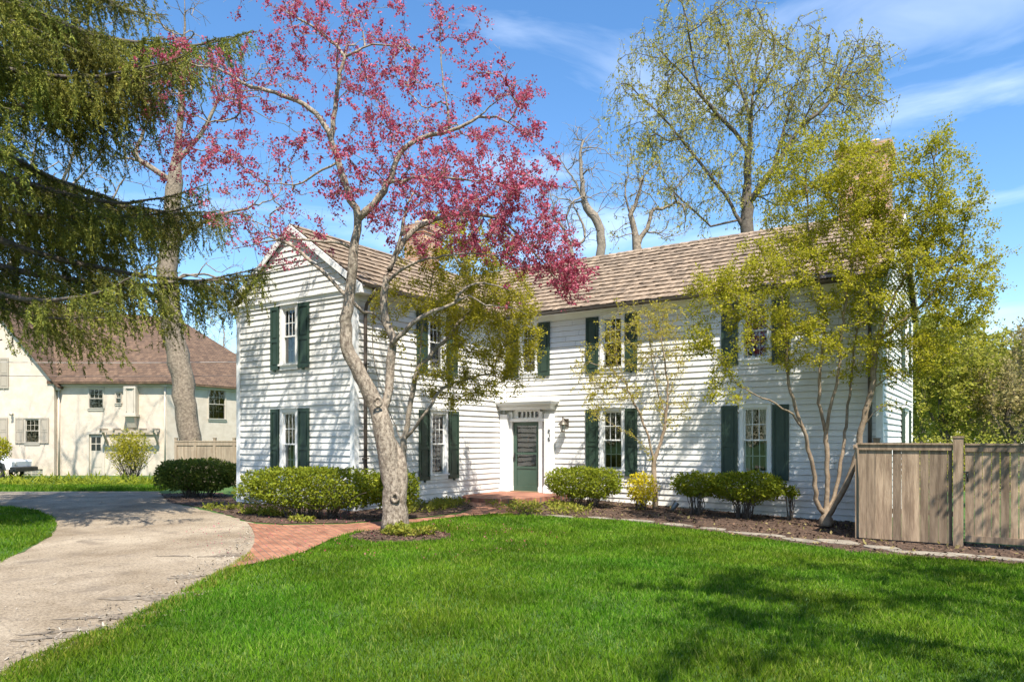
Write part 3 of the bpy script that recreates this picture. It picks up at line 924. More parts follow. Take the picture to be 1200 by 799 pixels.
# house number on the right pilaster
def digits(txt):
    SEG = {'2': ['T', 'TR', 'M', 'BL', 'B'], '1': ['TR', 'BR'], '5': ['T', 'TL', 'M', 'BR', 'B']}
    b = MB(); h = 0.085; w = 0.05; t = 0.013
    for k, ch in enumerate(txt):
        zc = 1.93 - k * 0.115; ac = pr1 - 0.05
        for s_ in SEG[ch]:
            z = {'T': zc, 'M': zc - h / 2, 'B': zc - h}.get(s_)
            if z is not None:
                b.box(ac - w / 2, ac + w / 2, PD - 0.034, PD - 0.022, z - t / 2, z + t / 2, fMain)
            else:
                a = ac - w / 2 if 'L' in s_ else ac + w / 2
                zt = zc if s_[0] == 'T' else zc - h / 2
                b.box(a - t / 2, a + t / 2, PD - 0.034, PD - 0.021, zt - h / 2, zt, fMain)
    b.build('house_number', blackm, sur)
digits('215')
# storm door
db = MB()
e0, e1 = d0 + 0.004, d1 - 0.004
zt0, zt1 = DZ0 + 0.012, DZ1
sr_ = 0.115
db.box(e0, e0 + sr_, 0.02, 0.062, zt0, zt1, fMain); db.box(e1 - sr_, e1, 0.02, 0.062, zt0, zt1, fMain)
zL, zM = zt0 + 0.70, zt0 + 1.10
db.box(e0 + sr_, e1 - sr_, 0.02, 0.061, zt1 - 0.11, zt1, fMain)
db.box(e0 + sr_, e1 - sr_, 0.02, 0.061, zM - 0.03, zM + 0.03, fMain)
db.box(e0 + sr_, e1 - sr_, 0.02, 0.061, zL - 0.04, zL + 0.02, fMain)
db.box(e0 + sr_, e1 - sr_, 0.02, 0.061, zt0, zt0 + 0.14, fMain)
db.box(e0 + sr_, e1 - sr_, 0.025, 0.045, zt0 + 0.14, zL - 0.04, fMain)
door = db.build('door', doorg, house)
g = MB()
for z0, z1 in ((zL + 0.02, zM - 0.03), (zM + 0.03, zt1 - 0.11)):
    g.quad(fMain(e0 + sr_, 0.04, z0), fMain(e1 - sr_, 0.04, z0), fMain(e1 - sr_, 0.04, z1), fMain(e0 + sr_, 0.04, z1))
g.build('pane', glass, door)
ib = MB()  # painted inner door behind the storm door
ib.box(e0, e1, -0.13, -0.09, zt0, zt1, fMain)
for (q0, q1) in ((0.15, 0.42), (0.56, 0.83)):
    for (r0, r1) in ((0.95, 1.5), (1.6, 1.95)):
        ib.box(e0 + q0, e0 + q1, -0.09, -0.075, zt0 + r0, zt0 + r1, fMain)
ib.build('inner_door', mat('inner_door_paint', (0.10, 0.13, 0.11), 0.5), door)
kn = MB()
kn.tube([fMain((e0 + e1) / 2, -0.07, 1.72), fMain((e0 + e1) / 2, -0.02, 1.70), fMain((e0 + e1) / 2, -0.02, 1.58)], 0.018, 8)
kn.build('knocker', brassm, door)
hb = MB()
hb.box(e0 + 0.03, e0 + 0.065, 0.062, 0.075, 1.02, 1.26, fMain)
hb.tube([fMain(e0 + 0.048, 0.07, 1.12), fMain(e0 + 0.048, 0.12, 1.12), fMain(e0 + 0.048, 0.12, 1.22)], 0.012, 8)
hb.build('handle', blackm, door)
th2 = MB(); th2.box(d0 - 0.02, d1 + 0.02, -0.15, 0.20, 0.126, 0.146, fMain); th2.build('threshold', mat('oak_sill', (0.30, 0.20, 0.11), 0.7, rgb2=(0.22, 0.15, 0.09)), house)
# wall lantern right of the door
la = A(664.5)
lb = MB()
lb.box(la - 0.075, la + 0.075, 0.026, 0.052, 2.02, 2.24, fMain)
lb.tube([fMain(la, 0.05, 2.17), fMain(la, 0.14, 2.24), fMain(la, 0.22, 2.24), fMain(la, 0.24, 2.20)], 0.013, 8)
lp = fMain(la, 0.24, 0)
lb.lathe([(0.012, 2.30), (0.022, 2.27), (0.015, 2.21), (0.06, 2.17), (0.135, 2.08), (0.14, 2.065), (0.05, 2.075)], 18, lp)
lb.lathe([(0.03, 1.87), (0.055, 1.875), (0.055, 1.90), (0.0, 1.90)], 14, lp)
for q in range(4):
    a = q * math.pi / 2 + 0.4
    lb.tube([lp + np.array((0.085 * math.cos(a), 0.085 * math.sin(a), 2.075)), lp + np.array((0.052 * math.cos(a), 0.052 * math.sin(a), 1.89))], 0.006, 5)
lamp = lb.build('wall_lantern', mat('aged_copper', (0.09, 0.075, 0.06), 0.45, rgb2=(0.16, 0.14, 0.11), metal=0.5), house)
lg = MB(); lg.lathe([(0.078, 2.07), (0.05, 1.90)], 14, lp); lg.build('lantern_glass', lampgl, lamp)

# ------------------------------------------------------------------ neighbouring house
nbh = empty('stucco_house', P(-23, 43, -0.45), 'cream stucco house with brown hipped roof behind the driveway', 'house')
cream = mat('cream_stucco', (0.53, 0.445, 0.345), 0.9, rgb2=(0.61, 0.525, 0.42), nscale=2.5, bump=0.5, bscale=14)
creamt = mat('cream_trim', (0.52, 0.46, 0.37), 0.7)
taupe = mat('taupe_shutter', (0.36, 0.31, 0.24), 0.6)
limest = mat('limestone', (0.40, 0.33, 0.25), 0.85, rgb2=(0.46, 0.39, 0.30), nscale=3)
nroof = brickmat('brown_shingle', (0.095, 0.054, 0.030), (0.15, 0.090, 0.052), (0.05, 0.03, 0.018), 0.35, 0.16, axes='XZ', msize=0.012, bump=0.6, rgbn=0.3)
GZN = -0.55
def seg(pa, pb):
    """wall frame from pa to pb (r, f), outward towards the viewer side"""
    a = P(pa[0], pa[1], 0); b_ = P(pb[0], pb[1], 0)
    u = b_ - a; L = np.linalg.norm(u); u = u / L
    n = np.array((u[1], -u[0], 0))
    return frame(a, u, n), L
def holed(b, fr, L, z0, z1, holes):
    xs = sorted({0, L} | {h for q in holes for h in q[:2]})
    for x0, x1 in zip(xs[:-1], xs[1:]):
        zs = [z0, z1]
        for q in holes:
            if q[0] <= x0 + 1e-6 and q[1] >= x1 - 1e-6: zs += [q[2], q[3]]
        zs = sorted(zs)
        for k in range(0, len(zs), 2):
            b.quad(fr(x0, 0, zs[k]), fr(x1, 0, zs[k]), fr(x1, 0, zs[k + 1]), fr(x0, 0, zs[k + 1]))
            
FL_, FM = 41.7, 42.0
RA, RB = -36.2, -26.33
frL, LL = seg((RA, FL_), (RB, FL_))
RM0, RM1 = -26.33, -20.0
frM, LM = seg((RM0, FM), (RM1, FM))
frR, LR = seg((RM1, FM), (-15.6, 50.3))
def lx(px): return (px - 600) / FPX * FL_ - RA
def mxx(px): return (px - 600) / FPX * FM - RM0
def zz_(py, f): return EYE + (HY - py) / FPX * f
NE = 5.0
wbn = MB()
hl = [(lx(30), lx(46), zz_(518, FL_), zz_(491, FL_)), (lx(27), lx(50), GZN + 0.02, zz_(549.5, FL_)), (lx(-19), lx(-2), zz_(518, FL_), zz_(491, FL_)), (lx(-22), lx(-1), zz_(454, FL_), zz_(421, FL_))]
hm = [(mxx(104.5), mxx(121), zz_(478, FM), zz_(455.5, FM)), (mxx(104), mxx(121), GZN + 0.05, zz_(508.5, FM)), (mxx(136), mxx(142), zz_(472, FM), zz_(460, FM))]
r0 = 0.0
hr = [(2.9, 4.15, 2.95, 4.75)]
holed(wbn, frL, LL, GZN - 0.3, NE, hl)
holed(wbn, frM, LM, GZN - 0.3, NE + 0.1, hm)
holed(wbn, frR, LR, GZN - 0.3, NE + 0.1, hr)
# gable triangle and returns
GP = NE + 1.2 * LL / 2
wbn.add([frL(0, 0, NE), frL(LL, 0, NE), frL(LL / 2, 0, GP)], [[0, 1, 2]])
wbn.quad(frL(LL, 0, GZN - 0.3), frL(LL, -8, GZN - 0.3), frL(LL, -8, NE), frL(LL, 0, NE))
wbn.quad(frL(0, -8, GZN - 0.3), frL(0, 0, GZN - 0.3), frL(0, 0, NE), frL(0, -8, NE))
wbn.build('wall', cream, nbh)
cb_ = MB()
cb_.box(0, LM - 0.0, 0.002, 0.12, NE - 0.28, NE + 0.02, frM)
cb_.box(0.0, LR, 0.002, 0.12, NE - 0.28, NE + 0.02, frR)
cb_.build('cornice', creamt, nbh)
rbn = MB()
E0 = P(-26.7, 41.62, NE); E1 = P(-19.9, 41.62, NE); E2 = P(-15.0, 50.6, NE)
Q0 = P(-31.0, 47.5, 10.35); Q1 = P(-24.0, 52, 10.35); E3 = P(-20, 58, NE); E4 = P(-33, 56, NE)
for f in ([E0, E1, Q1, Q0], [E1, E2, Q1], [E2, E3, Q1], [E3, E4, Q0, Q1]):
    rbn.add(f, [list(range(len(f)))])
th = np.array((0, 0, -0.14))
for a_, b_ in ((E0, E1), (E1, E2)):
    rbn.quad(a_ + th, b_ + th, b_, a_)
rbn.quad(E0 + th, P(-26.4, 42.4, NE - 0.14), P(-20.3, 42.4, NE - 0.14), E1 + th)
# gable roof of the left block
gl, gr, gp = -0.35, LL + 0.35, GP + 0.10
for x0, z0, x1, z1 in ((gl, NE - 0.42, LL / 2, gp), (LL / 2, gp, gr, NE - 0.42)):
    p = [frL(x0, 0.22, z0), frL(x1, 0.22, z1), frL(x1, -9, z1), frL(x0, -9, z0)]
    q = [v + np.array((0, 0, 0.12)) for v in p]
    rbn.hexa(p + q)
rbn.build('roof', nroof, nbh)
for k, h in enumerate(hl):
    if k == 1:
        bw = MB()
        bw.box(h[0], h[1], -0.12, -0.05, h[2], h[3], frL)
        bw.build('basement_window', mat('glass_block', (0.20, 0.21, 0.18), 0.2, rgb2=(0.30, 0.30, 0.26), nscale=6), nbh)
        bs = MB()
        n = 5
        for i in range(n + 1):
            q = h[0] + (h[1] - h[0]) * i / n
            bs.box(q - 0.015, q + 0.015, -0.05, -0.03, h[2], h[3], frL)
        for i in range(3):
            q = h[2] + (h[3] - h[2]) * i / 2
            bs.box(h[0], h[1], -0.05, -0.031, q - 0.015, q + 0.015, frL)
        bs.build('mullion', creamt, bpy.data.objects['basement_window'])
        continue
    window(frL, *h, nbh, mt=creamt, cw=0.05)
    sw = 0.5
    shutter(frL, h[0] - 0.07 - sw, h[0] - 0.07, h[2] - 0.05, h[3] + 0.08, nbh, taupe)
    shutter(frL, h[1] + 0.07, h[1] + 0.07 + sw, h[2] - 0.05, h[3] + 0.08, nbh, taupe)
window(frM, *hm[0], nbh, mt=creamt, cw=0.05)
window(frM, *hm[2], nbh, mt=creamt, cw=0.04, cols=2, rows=(1, 1))
window(frR, *hr[0], nbh, mt=creamt, cw=0.05)
# side door with upper panes
dn = MB(); h = hm[1]
dn.box(h[0] + 0.03, h[1] - 0.03, -0.12, -0.06, h[2], h[3] - 0.05, frM)
dn.box(h[0] - 0.10, h[0] + 0.03, -0.12, 0.04, h[2], h[3] + 0.0, frM); dn.box(h[1] - 0.03, h[1] + 0.10, -0.12, 0.04, h[2], h[3], frM)
dn.box(h[0] - 0.10, h[1] + 0.10, -0.12, 0.05, h[3] + 0.001, h[3] + 0.14, frM)
nd = dn.build('door', creamt, nbh)
dg = MB()
for i in range(2):
    for j in range(2):
        x0 = h[0] + 0.12 + i * 0.29; z0 = h[3] - 0.95 + j * 0.42
        dg.box(x0, x0 + 0.25, -0.06, -0.052, z0, z0 + 0.36, frM)
dg.build('pane', mat('dark_pane', (0.03, 0.035, 0.035), 0.08), nd)
dg = MB()
for j in range(2):
    z0 = h[2] + 0.15 + j * 0.40
    dg.box(h[0] + 0.12, h[1] - 0.12, -0.06, -0.045, z0, z0 + 0.30, frM)
dg.build('door_panel', creamt, nd)
# oriel box bay with corbel
ob = MB()
o0, o1 = mxx(149), mxx(163)
ob.box(o0, o1, 0.0, 0.42, 3.10, NE - 0.29, frM)
ob.box(o0 - 0.06, o1 + 0.06, 0.0, 0.50, 2.98, 3.099, frM)
ob.prism([(0.0, 2.35), (0.16, 2.35), (0.42, 2.98), (0.0, 2.98)], o0 + 0.1, o1 - 0.1, lambda x, y, z: frM(z, x, y))
oo = ob.build('oriel', creamt, nbh)
window(frame(frM(o0, 0.42, 0), frM(1, 0, 0) - frM(0, 0, 0), frM(0, 1, 0) - frM(0, 0, 0)), 0.20, o1 - o0 - 0.12, 3.25, 4.55, oo, cols=2, mt=creamt, cw=0.03, sill=False, depth=-0.25, name='bay_window')
# pergola beam on brackets over the door side, light and downspouts
pg = MB()
p0, p1 = mxx(126), mxx(187)
pg.box(p0, p1, 0.02, 0.10, 1.95, 2.10, frM)
pg.box(p0 - 0.1, p1 + 0.15, 0.55, 0.67, 2.05, 2.19, frM)
for k in range(5):
    q = p0 + (p1 - p0) * k / 4
    pg.box(q - 0.04, q + 0.04, 0.02, 0.85, 2.191, 2.30, frM)
for q in (p0 + 0.05, p1 - 0.05):
    pg.prism([(0.02, 1.35), (0.10, 1.35), (0.62, 2.05), (0.50, 2.05), (0.02, 1.5)], q - 0.04, q + 0.04, lambda x, y, z: frM(z, x, y))
pg.build('pergola', limest, nbh)
for (fr_, x, z0, z1) in ((frM, 0.14, GZN, NE - 0.5), (frM, LM - 0.06, GZN, NE - 0.3)):
    b = MB(); b.tube([fr_(x, 0.08, z0), fr_(x, 0.08, z1)], 0.045, 8)
    b.box(x - 0.14, x + 0.14, 0.01, 0.2, z1, z1 + 0.26, fr_)
    b.build('downspout', creamt, nbh)
b = MB(); b.tube([frL(lx(15), 0.02, zz_(485, FL_)), frL(lx(15), 0.16, zz_(485, FL_) + 0.04)], 0.06, 10); b.tube([frL(lx(16), 0.14, zz_(485, FL_) + 0.05), frL(lx(16), 0.28, zz_(485, FL_) - 0.06)], [0.05, 0.075], 10)
b.build('floodlight', creamt, nbh)

# ------------------------------------------------------------------ fences
cedar = mat('weathered_cedar', (0.17, 0.115, 0.072), 0.85, rgb2=(0.34, 0.245, 0.16), nscale=2.2, bump=0.4, bscale=12, stretch=(6, 6, 0.7), island=0.42)
cedar2 = mat('pale_cedar', (0.26, 0.195, 0.13), 0.85, rgb2=(0.38, 0.30, 0.21), nscale=2.2, bump=0.3, bscale=12, stretch=(6, 6, 0.7), island=0.15)
def board_row(b, fr, x0, x1, z0f, z1, w=0.14, gap=0.008, t=0.02, off=0.0):
    x = x0
    while x < x1 - 0.03:
        ww = min(w * rng.uniform(0.92, 1.08), x1 - x)
        z0 = z0f(x)
        g0 = gap * rng.uniform(0.15, 1.2)
        l = rng.normal() * 0.004
        p = [fr(x + g0 / 2, off, z0), fr(x + ww - g0 / 2, off, z0), fr(x + ww - g0 / 2, off + t, z0), fr(x + g0 / 2, off + t, z0),
             fr(x + g0 / 2 + l, off, z1), fr(x + ww - g0 / 2 + l, off, z1), fr(x + ww - g0 / 2 + l, off + t, z1), fr(x + g0 / 2 + l, off + t, z1)]
        b.hexa(p); x += ww
YFE = 14.9
FX0 = -2.19
frF = frame((FX0, YFE, 0), (1, 0, 0), (0, -1, 0))
fen = empty('wooden_fence', (FX0 + 2, YFE, -0.2), 'tall weathered cedar board fence with a gate, right of the white house', 'fence')
def fz(x): return float(ground_z(FX0 + x, YFE)) + 0.04
def fpost(fr, x, z1, parent, m, w=0.075, cap=True, zb=None):
    b = MB()
    zb = fz(x) - 0.04 if zb is None else zb
    b.box(x - w, x + w, -w, w, zb, z1, fr)
    if cap:
        b.box(x - w - 0.012, x + w + 0.012, -w - 0.012, w + 0.012, z1 + 0.001, z1 + 0.03, fr)
    return b.build('post', m, parent)
rI = (1123 - 600) / FPX
xp = YFE * (rI * C - S) / (rI * S + C) - FX0
TOP = 1.56
b = MB(); board_row(b, frF, 0.02, xp - 0.085, fz, TOP - 0.06); b.build('board_panel', cedar, fen)
b = MB(); b.box(-0.02, xp - 0.08, -0.03, 0.075, TOP, TOP + 0.03, frF); b.box(0.0, xp - 0.08, 0.021, 0.05, TOP - 0.10, TOP + 0.001, frF)
b.build('top_rail', cedar, fen)
b = MB(); b.box(0.02, xp - 0.08, -0.045, -0.002, 0.3, 0.39, frF); b.build('back_rail', cedar, fen)
fpost(frF, xp, TOP + 0.12, fen, cedar)
gt = MB(); board_row(gt, frF, xp + 0.10, xp + 1.35, lambda x: fz(x) + 0.14, TOP - 0.08, w=0.13, gap=0.012)
gt.box(xp + 0.10, xp + 1.35, 0.021, 0.05, TOP - 0.12, TOP - 0.005, frF)
gt.box(xp + 0.10, xp + 1.36, -0.03, 0.07, TOP - 0.004, TOP + 0.026, frF)
gt.box(xp + 0.10, xp + 1.35, 0.022, 0.045, fz(xp + 0.7) + 0.06, fz(xp + 0.7) + 0.17, frF)
gate = gt.build('gate', cedar, fen)
lt = MB()
lt.box(xp + 0.125, xp + 0.155, 0.02, 0.034, 0.93, 1.10, frF)
lt.tube([frF(xp + 0.14, 0.03, 0.95), frF(xp + 0.14, 0.075, 0.97), frF(xp + 0.14, 0.075, 1.05), frF(xp + 0.14, 0.03, 1.07)], 0.009, 6)
lt.box(xp + 0.05, xp + 0.15, 0.034, 0.046, 1.075, 1.095, frF)
lt.build('latch', blackm, gate)
fpost(frF, xp + 1.46, TOP + 0.12, fen, cedar)
b = MB(); board_row(b, frF, xp + 1.55, xp + 5.2, fz, TOP - 0.06); b.build('board_panel', cedar, fen)
b = MB(); b.box(xp + 1.54, xp + 5.2, -0.03, 0.075, TOP, TOP + 0.03, frF); b.box(xp + 1.54, xp + 5.2, 0.021, 0.05, TOP - 0.10, TOP + 0.001, frF); b.build('top_rail', cedar, fen)
# return to the house corner
frG = frame((FX0 - 0.03, YFE + 0.02, 0), (0, 1, 0), (-1, 0, 0))
b = MB(); board_row(b, frG, 0.0, YM - YFE - 0.08, lambda x: -0.2, TOP - 0.06); b.box(0, YM - YFE - 0.06, 0.021, 0.05, TOP - 0.10, TOP - 0.001, frG); b.build('board_panel', cedar, fen)
fpost(frG, 2.75, TOP + 0.1, fen, cedar, w=0.06, zb=-0.25)

fe2 = empty('wooden_fence', P(-12.5, 29, -0.2), 'pale cedar privacy fence behind the dark hedge, in front of the leaning trunk', 'fence')
frH, LH = seg((-13.55, 29.2), (-8.5, 28.9))
b = MB(); board_row(b, frH, 0.0, LH, lambda x: -0.25, 1.50, w=0.13, gap=0.006); b.build('board_panel', cedar2, fe2)
b = MB(); b.box(0.0, LH, -0.03, 0.06, 1.56, 1.61, frH); b.box(0.0, LH, 0.021, 0.045, 1.42, 1.561, frH); b.build('top_rail', cedar2, fe2)
for k in range(7):
    fpost(frH, 0.03 + k * 0.80, 1.70, fe2, cedar2, w=0.05, zb=-0.28)

# ------------------------------------------------------------------ parked car by the neighbour
car = empty('parked_car', P(-28.9, 39.1, GZN), 'white boxy off-road car with black fender flares by the cream house, partly out of frame', 'car')
frC = frame(P(-26.3, 38.5, GZN), P(-1, 0, 0) - P(0, 0, 0), P(0, -1, 0) - P(0, 0, 0))   # a = metres behind the front bumper
carw = mat('car_white', (0.78, 0.80, 0.82), 0.25)
carb = mat('car_black', (0.018, 0.018, 0.018), 0.5)
tyre = mat('tyre_rubber', (0.02, 0.02, 0.02), 0.9, bump=0.4, bscale=60)
alloy = mat('alloy', (0.45, 0.43, 0.40), 0.35, metal=0.7)
b = MB()
ex = lambda x, y, z: frC(x, z, y)
prof = [(0.32, 0.62), (0.28, 1.02), (0.36, 1.10), (1.55, 1.16), (1.95, 1.72), (4.15, 1.76), (4.3, 1.1), (4.3, 0.55), (3.9, 0.5), (3.75, 0.85), (3.35, 0.95), (2.95, 0.85), (2.8, 0.5), (1.7, 0.5), (1.5, 0.88), (1.1, 0.98), (0.75, 0.88), (0.62, 0.62)]
b.prism(prof[::-1], -1.65, -0.05, ex)
b.build('body', carw, car)
for xx in (1.1, 3.35):
    b = MB()
    b.prism([(xx - 0.52, 0.60), (xx - 0.42, 0.92), (xx - 0.15, 1.02), (xx + 0.2, 1.02), (xx + 0.45, 0.9), (xx + 0.52, 0.6), (xx + 0.45, 0.6), (xx + 0.36, 0.84), (xx, 0.92), (xx - 0.36, 0.84), (xx - 0.45, 0.6)], -0.06, 0.10, ex)
    b.build('fender_flare', carb, car)
b = MB(); b.prism([(0.0, 0.50), (0.0, 0.70), (0.12, 0.74), (0.32, 0.74), (0.32, 0.46)], -1.75, 0.05, ex); b.build('bumper', carb, car)
b = MB(); b.prism([(2.05, 1.24), (2.25, 1.64), (3.0, 1.66), (3.0, 1.24)], -0.052, -0.045, ex); b.prism([(3.1, 1.24), (3.1, 1.66), (4.0, 1.68), (4.1, 1.24)], -0.052, -0.045, ex); b.build('side_window', MATS['dark_pane'], car)
b = MB(); b.tube([frC(0.30, -0.35, 0.92), frC(0.25, -0.35, 0.92)], 0.09, 14); b.build('headlight', lampgl, car)
b = MB(); b.box(1.75, 1.85, 0.0, 0.18, 1.20, 1.36, frC); b.build('mirror', carb, car)
for xx in (1.1, 3.35):
    for nn in (-0.10, -1.6):
        w_ = MB()
        a = np.linspace(0, 2 * math.pi, 25)
        ring_ = [frC(xx + 0.31 * math.cos(q), nn, 0.40 + 0.31 * math.sin(q)) for q in a]
        w_.tube(ring_, 0.105, 8, cap=False)
        wo_ = w_.build('wheel', tyre, car)
        r_ = MB()
        r_.tube([frC(xx, nn - 0.06, 0.40), frC(xx, nn + 0.07, 0.40)], 0.07, 10)
        for k in range(5):
            q = k * 2 * math.pi / 5 + 0.3
            r_.tube([frC(xx + 0.05 * math.cos(q), nn + 0.06, 0.40 + 0.05 * math.sin(q)), frC(xx + 0.24 * math.cos(q), nn + 0.05, 0.40 + 0.24 * math.sin(q))], 0.032, 6)
        r_.build('rim', alloy, wo_)

# ------------------------------------------------------------------ overhead cables
for (py, lab) in ((420, 'upper thin overhead cable crossing in front of the brown roof'), (436, 'lower thin overhead cable crossing in front of the brown roof')):
    b = MB(); t = np.linspace(0, 1, 24)
    a = W(-330, py - 3, 36); c = W(470, py + 1, 36)
    pts = a[None] * (1 - t[:, None]) + c[None] * t[:, None]; pts[:, 2] -= 0.25 * np.sin(np.pi * t)
    b.tube(pts, 0.014, 5)
    tag(b.build('overhead_cable', mat('cable_grey' if py == 420 else 'cable_dark', (0.42, 0.38, 0.34) if py == 420 else (0.12, 0.09, 0.08), 0.6)), lab, 'cable')

# ------------------------------------------------------------------ vegetation tools
def catmull(pts, step=0.15, noise=0.0):
    p = np.asarray(pts, float)
    p = np.vstack([2 * p[0] - p[1], p, 2 * p[-1] - p[-2]])
    out = []
    for i in range(1, len(p) - 2):
        L = np.linalg.norm(p[i + 1] - p[i]); m = max(1, int(L / step))
        t = (np.arange(m) / m)[:, None]
        a, b, c, d = p[i - 1], p[i], p[i + 1], p[i + 2]
        out.append(0.5 * (2 * b + (c - a) * t + (2 * a - 5 * b + 4 * c - d) * t ** 2 + (3 * b - a - 3 * c + d) * t ** 3))
    o = np.vstack(out + [p[-2:-1]])
    if noise: o[1:] += rng.normal(size=o[1:].shape) * noise
    return o

def pxline(pts):
    """list of (px, py, distance ahead) -> world polyline"""
    return [W(*q) for q in pts]

def ellips(c, r, n, shell=0.0):
    v = rng.normal(size=(n, 3)); v /= np.linalg.norm(v, axis=1, keepdims=True)
    q = rng.random(n) ** (1 / 3)
    if shell: q = 1 - (1 - q) * (1 - shell)
    return np.asarray(c) + v * q[:, None] * np.asarray(r)

def pxell(px, py, f, rx, ry, rf, n):
    """attractors in a blob: centre by pixel and distance, radii px, px, metres"""
    k = f / FPX
    q = ellips((0, 0, 0), (rx * k, ry * k, rf), n)
    c = W(px, py, f)
    return c + np.stack([q[:, 0] * C - q[:, 2] * S, q[:, 0] * S + q[:, 2] * C, q[:, 1]], 1)

def colonize(seeds_, attr, step=0.22, r_base=0.2, r_tip=0.004, noise=0.12, pen=0.7, zmin=-9, droop=0.0, curve=0.4, ramp=0.15, thin=0.3, rmax=9.0):
    seeds = [q[0] if isinstance(q, tuple) else q for q in seeds_]
    sr0 = [q[1] if isinstance(q, tuple) else 0 for q in seeds_]
    cap0 = [(q[2], q[3]) if isinstance(q, tuple) and len(q) > 3 else (9.0, 9.0) for q in seeds_]
    caps = []
    floor = []
    N = sum(len(s) for s in seeds) + len(attr) * 60 + 10
    pos = np.zeros((N, 3)); par = -np.ones(N, int); dr = np.zeros((N, 3)); n = 0
    for k, s in enumerate(seeds):
        s = np.asarray(s)
        if k == 0: prev = -1
        else:
            prev = int(np.argmin(((pos[:n] - s[0]) ** 2).sum(1))); s = s[1:]
        caps.append(np.linspace(*cap0[k], len(s)))
        floor.append(sr0[k] * (1 - 0.8 * np.linspace(0, 1, len(s))))
        for q in s:
            pos[n] = q; par[n] = prev
            d = (q - pos[prev]) if prev >= 0 else np.array((0, 0, 1.0))
            dr[n] = d / (np.linalg.norm(d) + 1e-9); prev = n; n += 1
    ns = n
    dmin = np.array([np.min(((pos[:ns] - a) ** 2).sum(1)) for a in attr]) if len(attr) else np.zeros(0)
    order = np.argsort(np.sqrt(dmin) + rng.random(len(attr)) * 0.6)
    for i in order:
        a = attr[i]
        v = a - pos[:n]; d = np.linalg.norm(v, axis=1) + 1e-9
        cost = d * (1 + pen * (1 - (v * dr[:n]).sum(1) / d)) + (pos[:n, 2] < zmin) * 50
        j = int(np.argmin(cost)); L = d[j]
        if L < 0.06: continue
        m = min(58, max(1, int(round(L / step))))
        p0 = pos[j]; p1 = p0 + dr[j] * L * curve + np.array((0, 0, 0.15 * L))
        t = (np.arange(1, m + 1) / m)[:, None]
        q = (1 - t) ** 2 * p0 + 2 * t * (1 - t) * p1 + t ** 2 * a
        q += rng.normal(size=q.shape) * noise * step * np.minimum(1, m / 3)
        q[:, 2] -= droop * L * (t[:, 0] ** 2)
        prev = j
        for w in q:
            if n >= N: break
            pos[n] = w; par[n] = prev
            dd = w - pos[prev]; dr[n] = dd / (np.linalg.norm(dd) + 1e-9); prev = n; n += 1
    pos, par, dr = pos[:n], par[:n], dr[:n]
    kids = [[] for _ in range(n)]
    for i in range(1, n): kids[par[i]].append(i)
    acc = np.zeros(n)
    for i in range(n - 1, -1, -1):
        acc[i] = sum(acc[c] for c in kids[i]) + ramp if kids[i] else 1.0
    e = math.log(max(acc[0], 2)) / math.log(r_base / r_tip)
    rad = r_tip * acc ** (1 / e)
    rad = np.maximum(r_tip, rad * (1 - thin + thin * sst(0.35 * r_base, 0.95 * r_base, rad)))
    fl = np.concatenate(floor); rad[:len(fl)] = np.maximum(rad[:len(fl)], fl)
    cp = np.concatenate(caps); rad[:len(cp)] = np.minimum(rad[:len(cp)], cp)
    for i in range(len(cp), n): rad[i] = min(rad[i], rad[par[i]] * 0.92 + 0.0003)
    rad = np.where(pos[:, 2] > pos[0, 2] + 0.45, np.minimum(rad, rmax), rad)
    return pos, par, dr, kids, acc, rad

def skeleton_tubes(b, sk, flare=1.35, lump=0.03, rmin=0.0, maxn=12, nmin=3):
    pos, par, dr, kids, acc, rad = sk
    done = [0]
    while done:
        s = done.pop()
        ch = [s] if par[s] < 0 else [par[s], s]
        c = s
        while kids[c]:
            k = sorted(kids[c], key=lambda q: -acc[q])
            done += k[1:]
            c = k[0]; ch.append(c)
        if len(ch) < 2: continue
        p = pos[ch]; r = rad[ch].copy()
        if par[s] >= 0: r[0] = min(r[0], r[1] * 1.25)
        else:
            z = p[:, 2] - p[0, 2]
            r = r * (1 + (flare - 1) * np.exp(-np.maximum(z, 0) / 0.22))
        if r.max() < rmin: continue
        n = maxn if r.max() > 0.06 else (7 if r.max() > 0.02 else (4 if r.max() > 0.008 else nmin))
        if n >= 7 and len(p) > 3:
            rr = np.convolve(np.pad(r, 1, 'edge'), (0.25, 0.5, 0.25), 'valid'); r = rr
        b.tube(p, r, n, cap=(n > 6), lump=lump if n >= 7 else 0)

def thin_segs(sk, thr):
    pos, par, dr, kids, acc, rad = sk
    k = np.where((rad < thr) & (par >= 0))[0]
    return pos[par[k]], pos[k]

def sprout(b, A, B, per_m, lo, hi, r=0.0022, up=0.2, mi=0):
    """short side twigs along segments; returns their ends"""
    L = np.linalg.norm(B - A, axis=1)
    cnt = rng.poisson(L * per_m)
    i = np.repeat(np.arange(len(A)), cnt)
    t = rng.random(len(i))[:, None]
    p = A[i] + (B[i] - A[i]) * t
    d = (B[i] - A[i]) / (L[i][:, None] + 1e-9) * 0.7 + rng.normal(size=p.shape) * 0.75 + np.array((0, 0, up))
    d /= np.linalg.norm(d, axis=1, keepdims=True)
    q = p + d * rng.uniform(lo, hi, len(i))[:, None]
    b.segs(p, q, r * 1.3, r * 0.6, mi)
    return p, q

def along(A, B, per_m, jit):
    L = np.linalg.norm(B - A, axis=1)
    cnt = rng.poisson(L * per_m)
    i = np.repeat(np.arange(len(A)), cnt)
    t = rng.random(len(i))[:, None]
    p = A[i] + (B[i] - A[i]) * t + rng.normal(size=(len(i), 3)) * jit
    d = (B[i] - A[i]) / (L[i][:, None] + 1e-9)
    return p, d

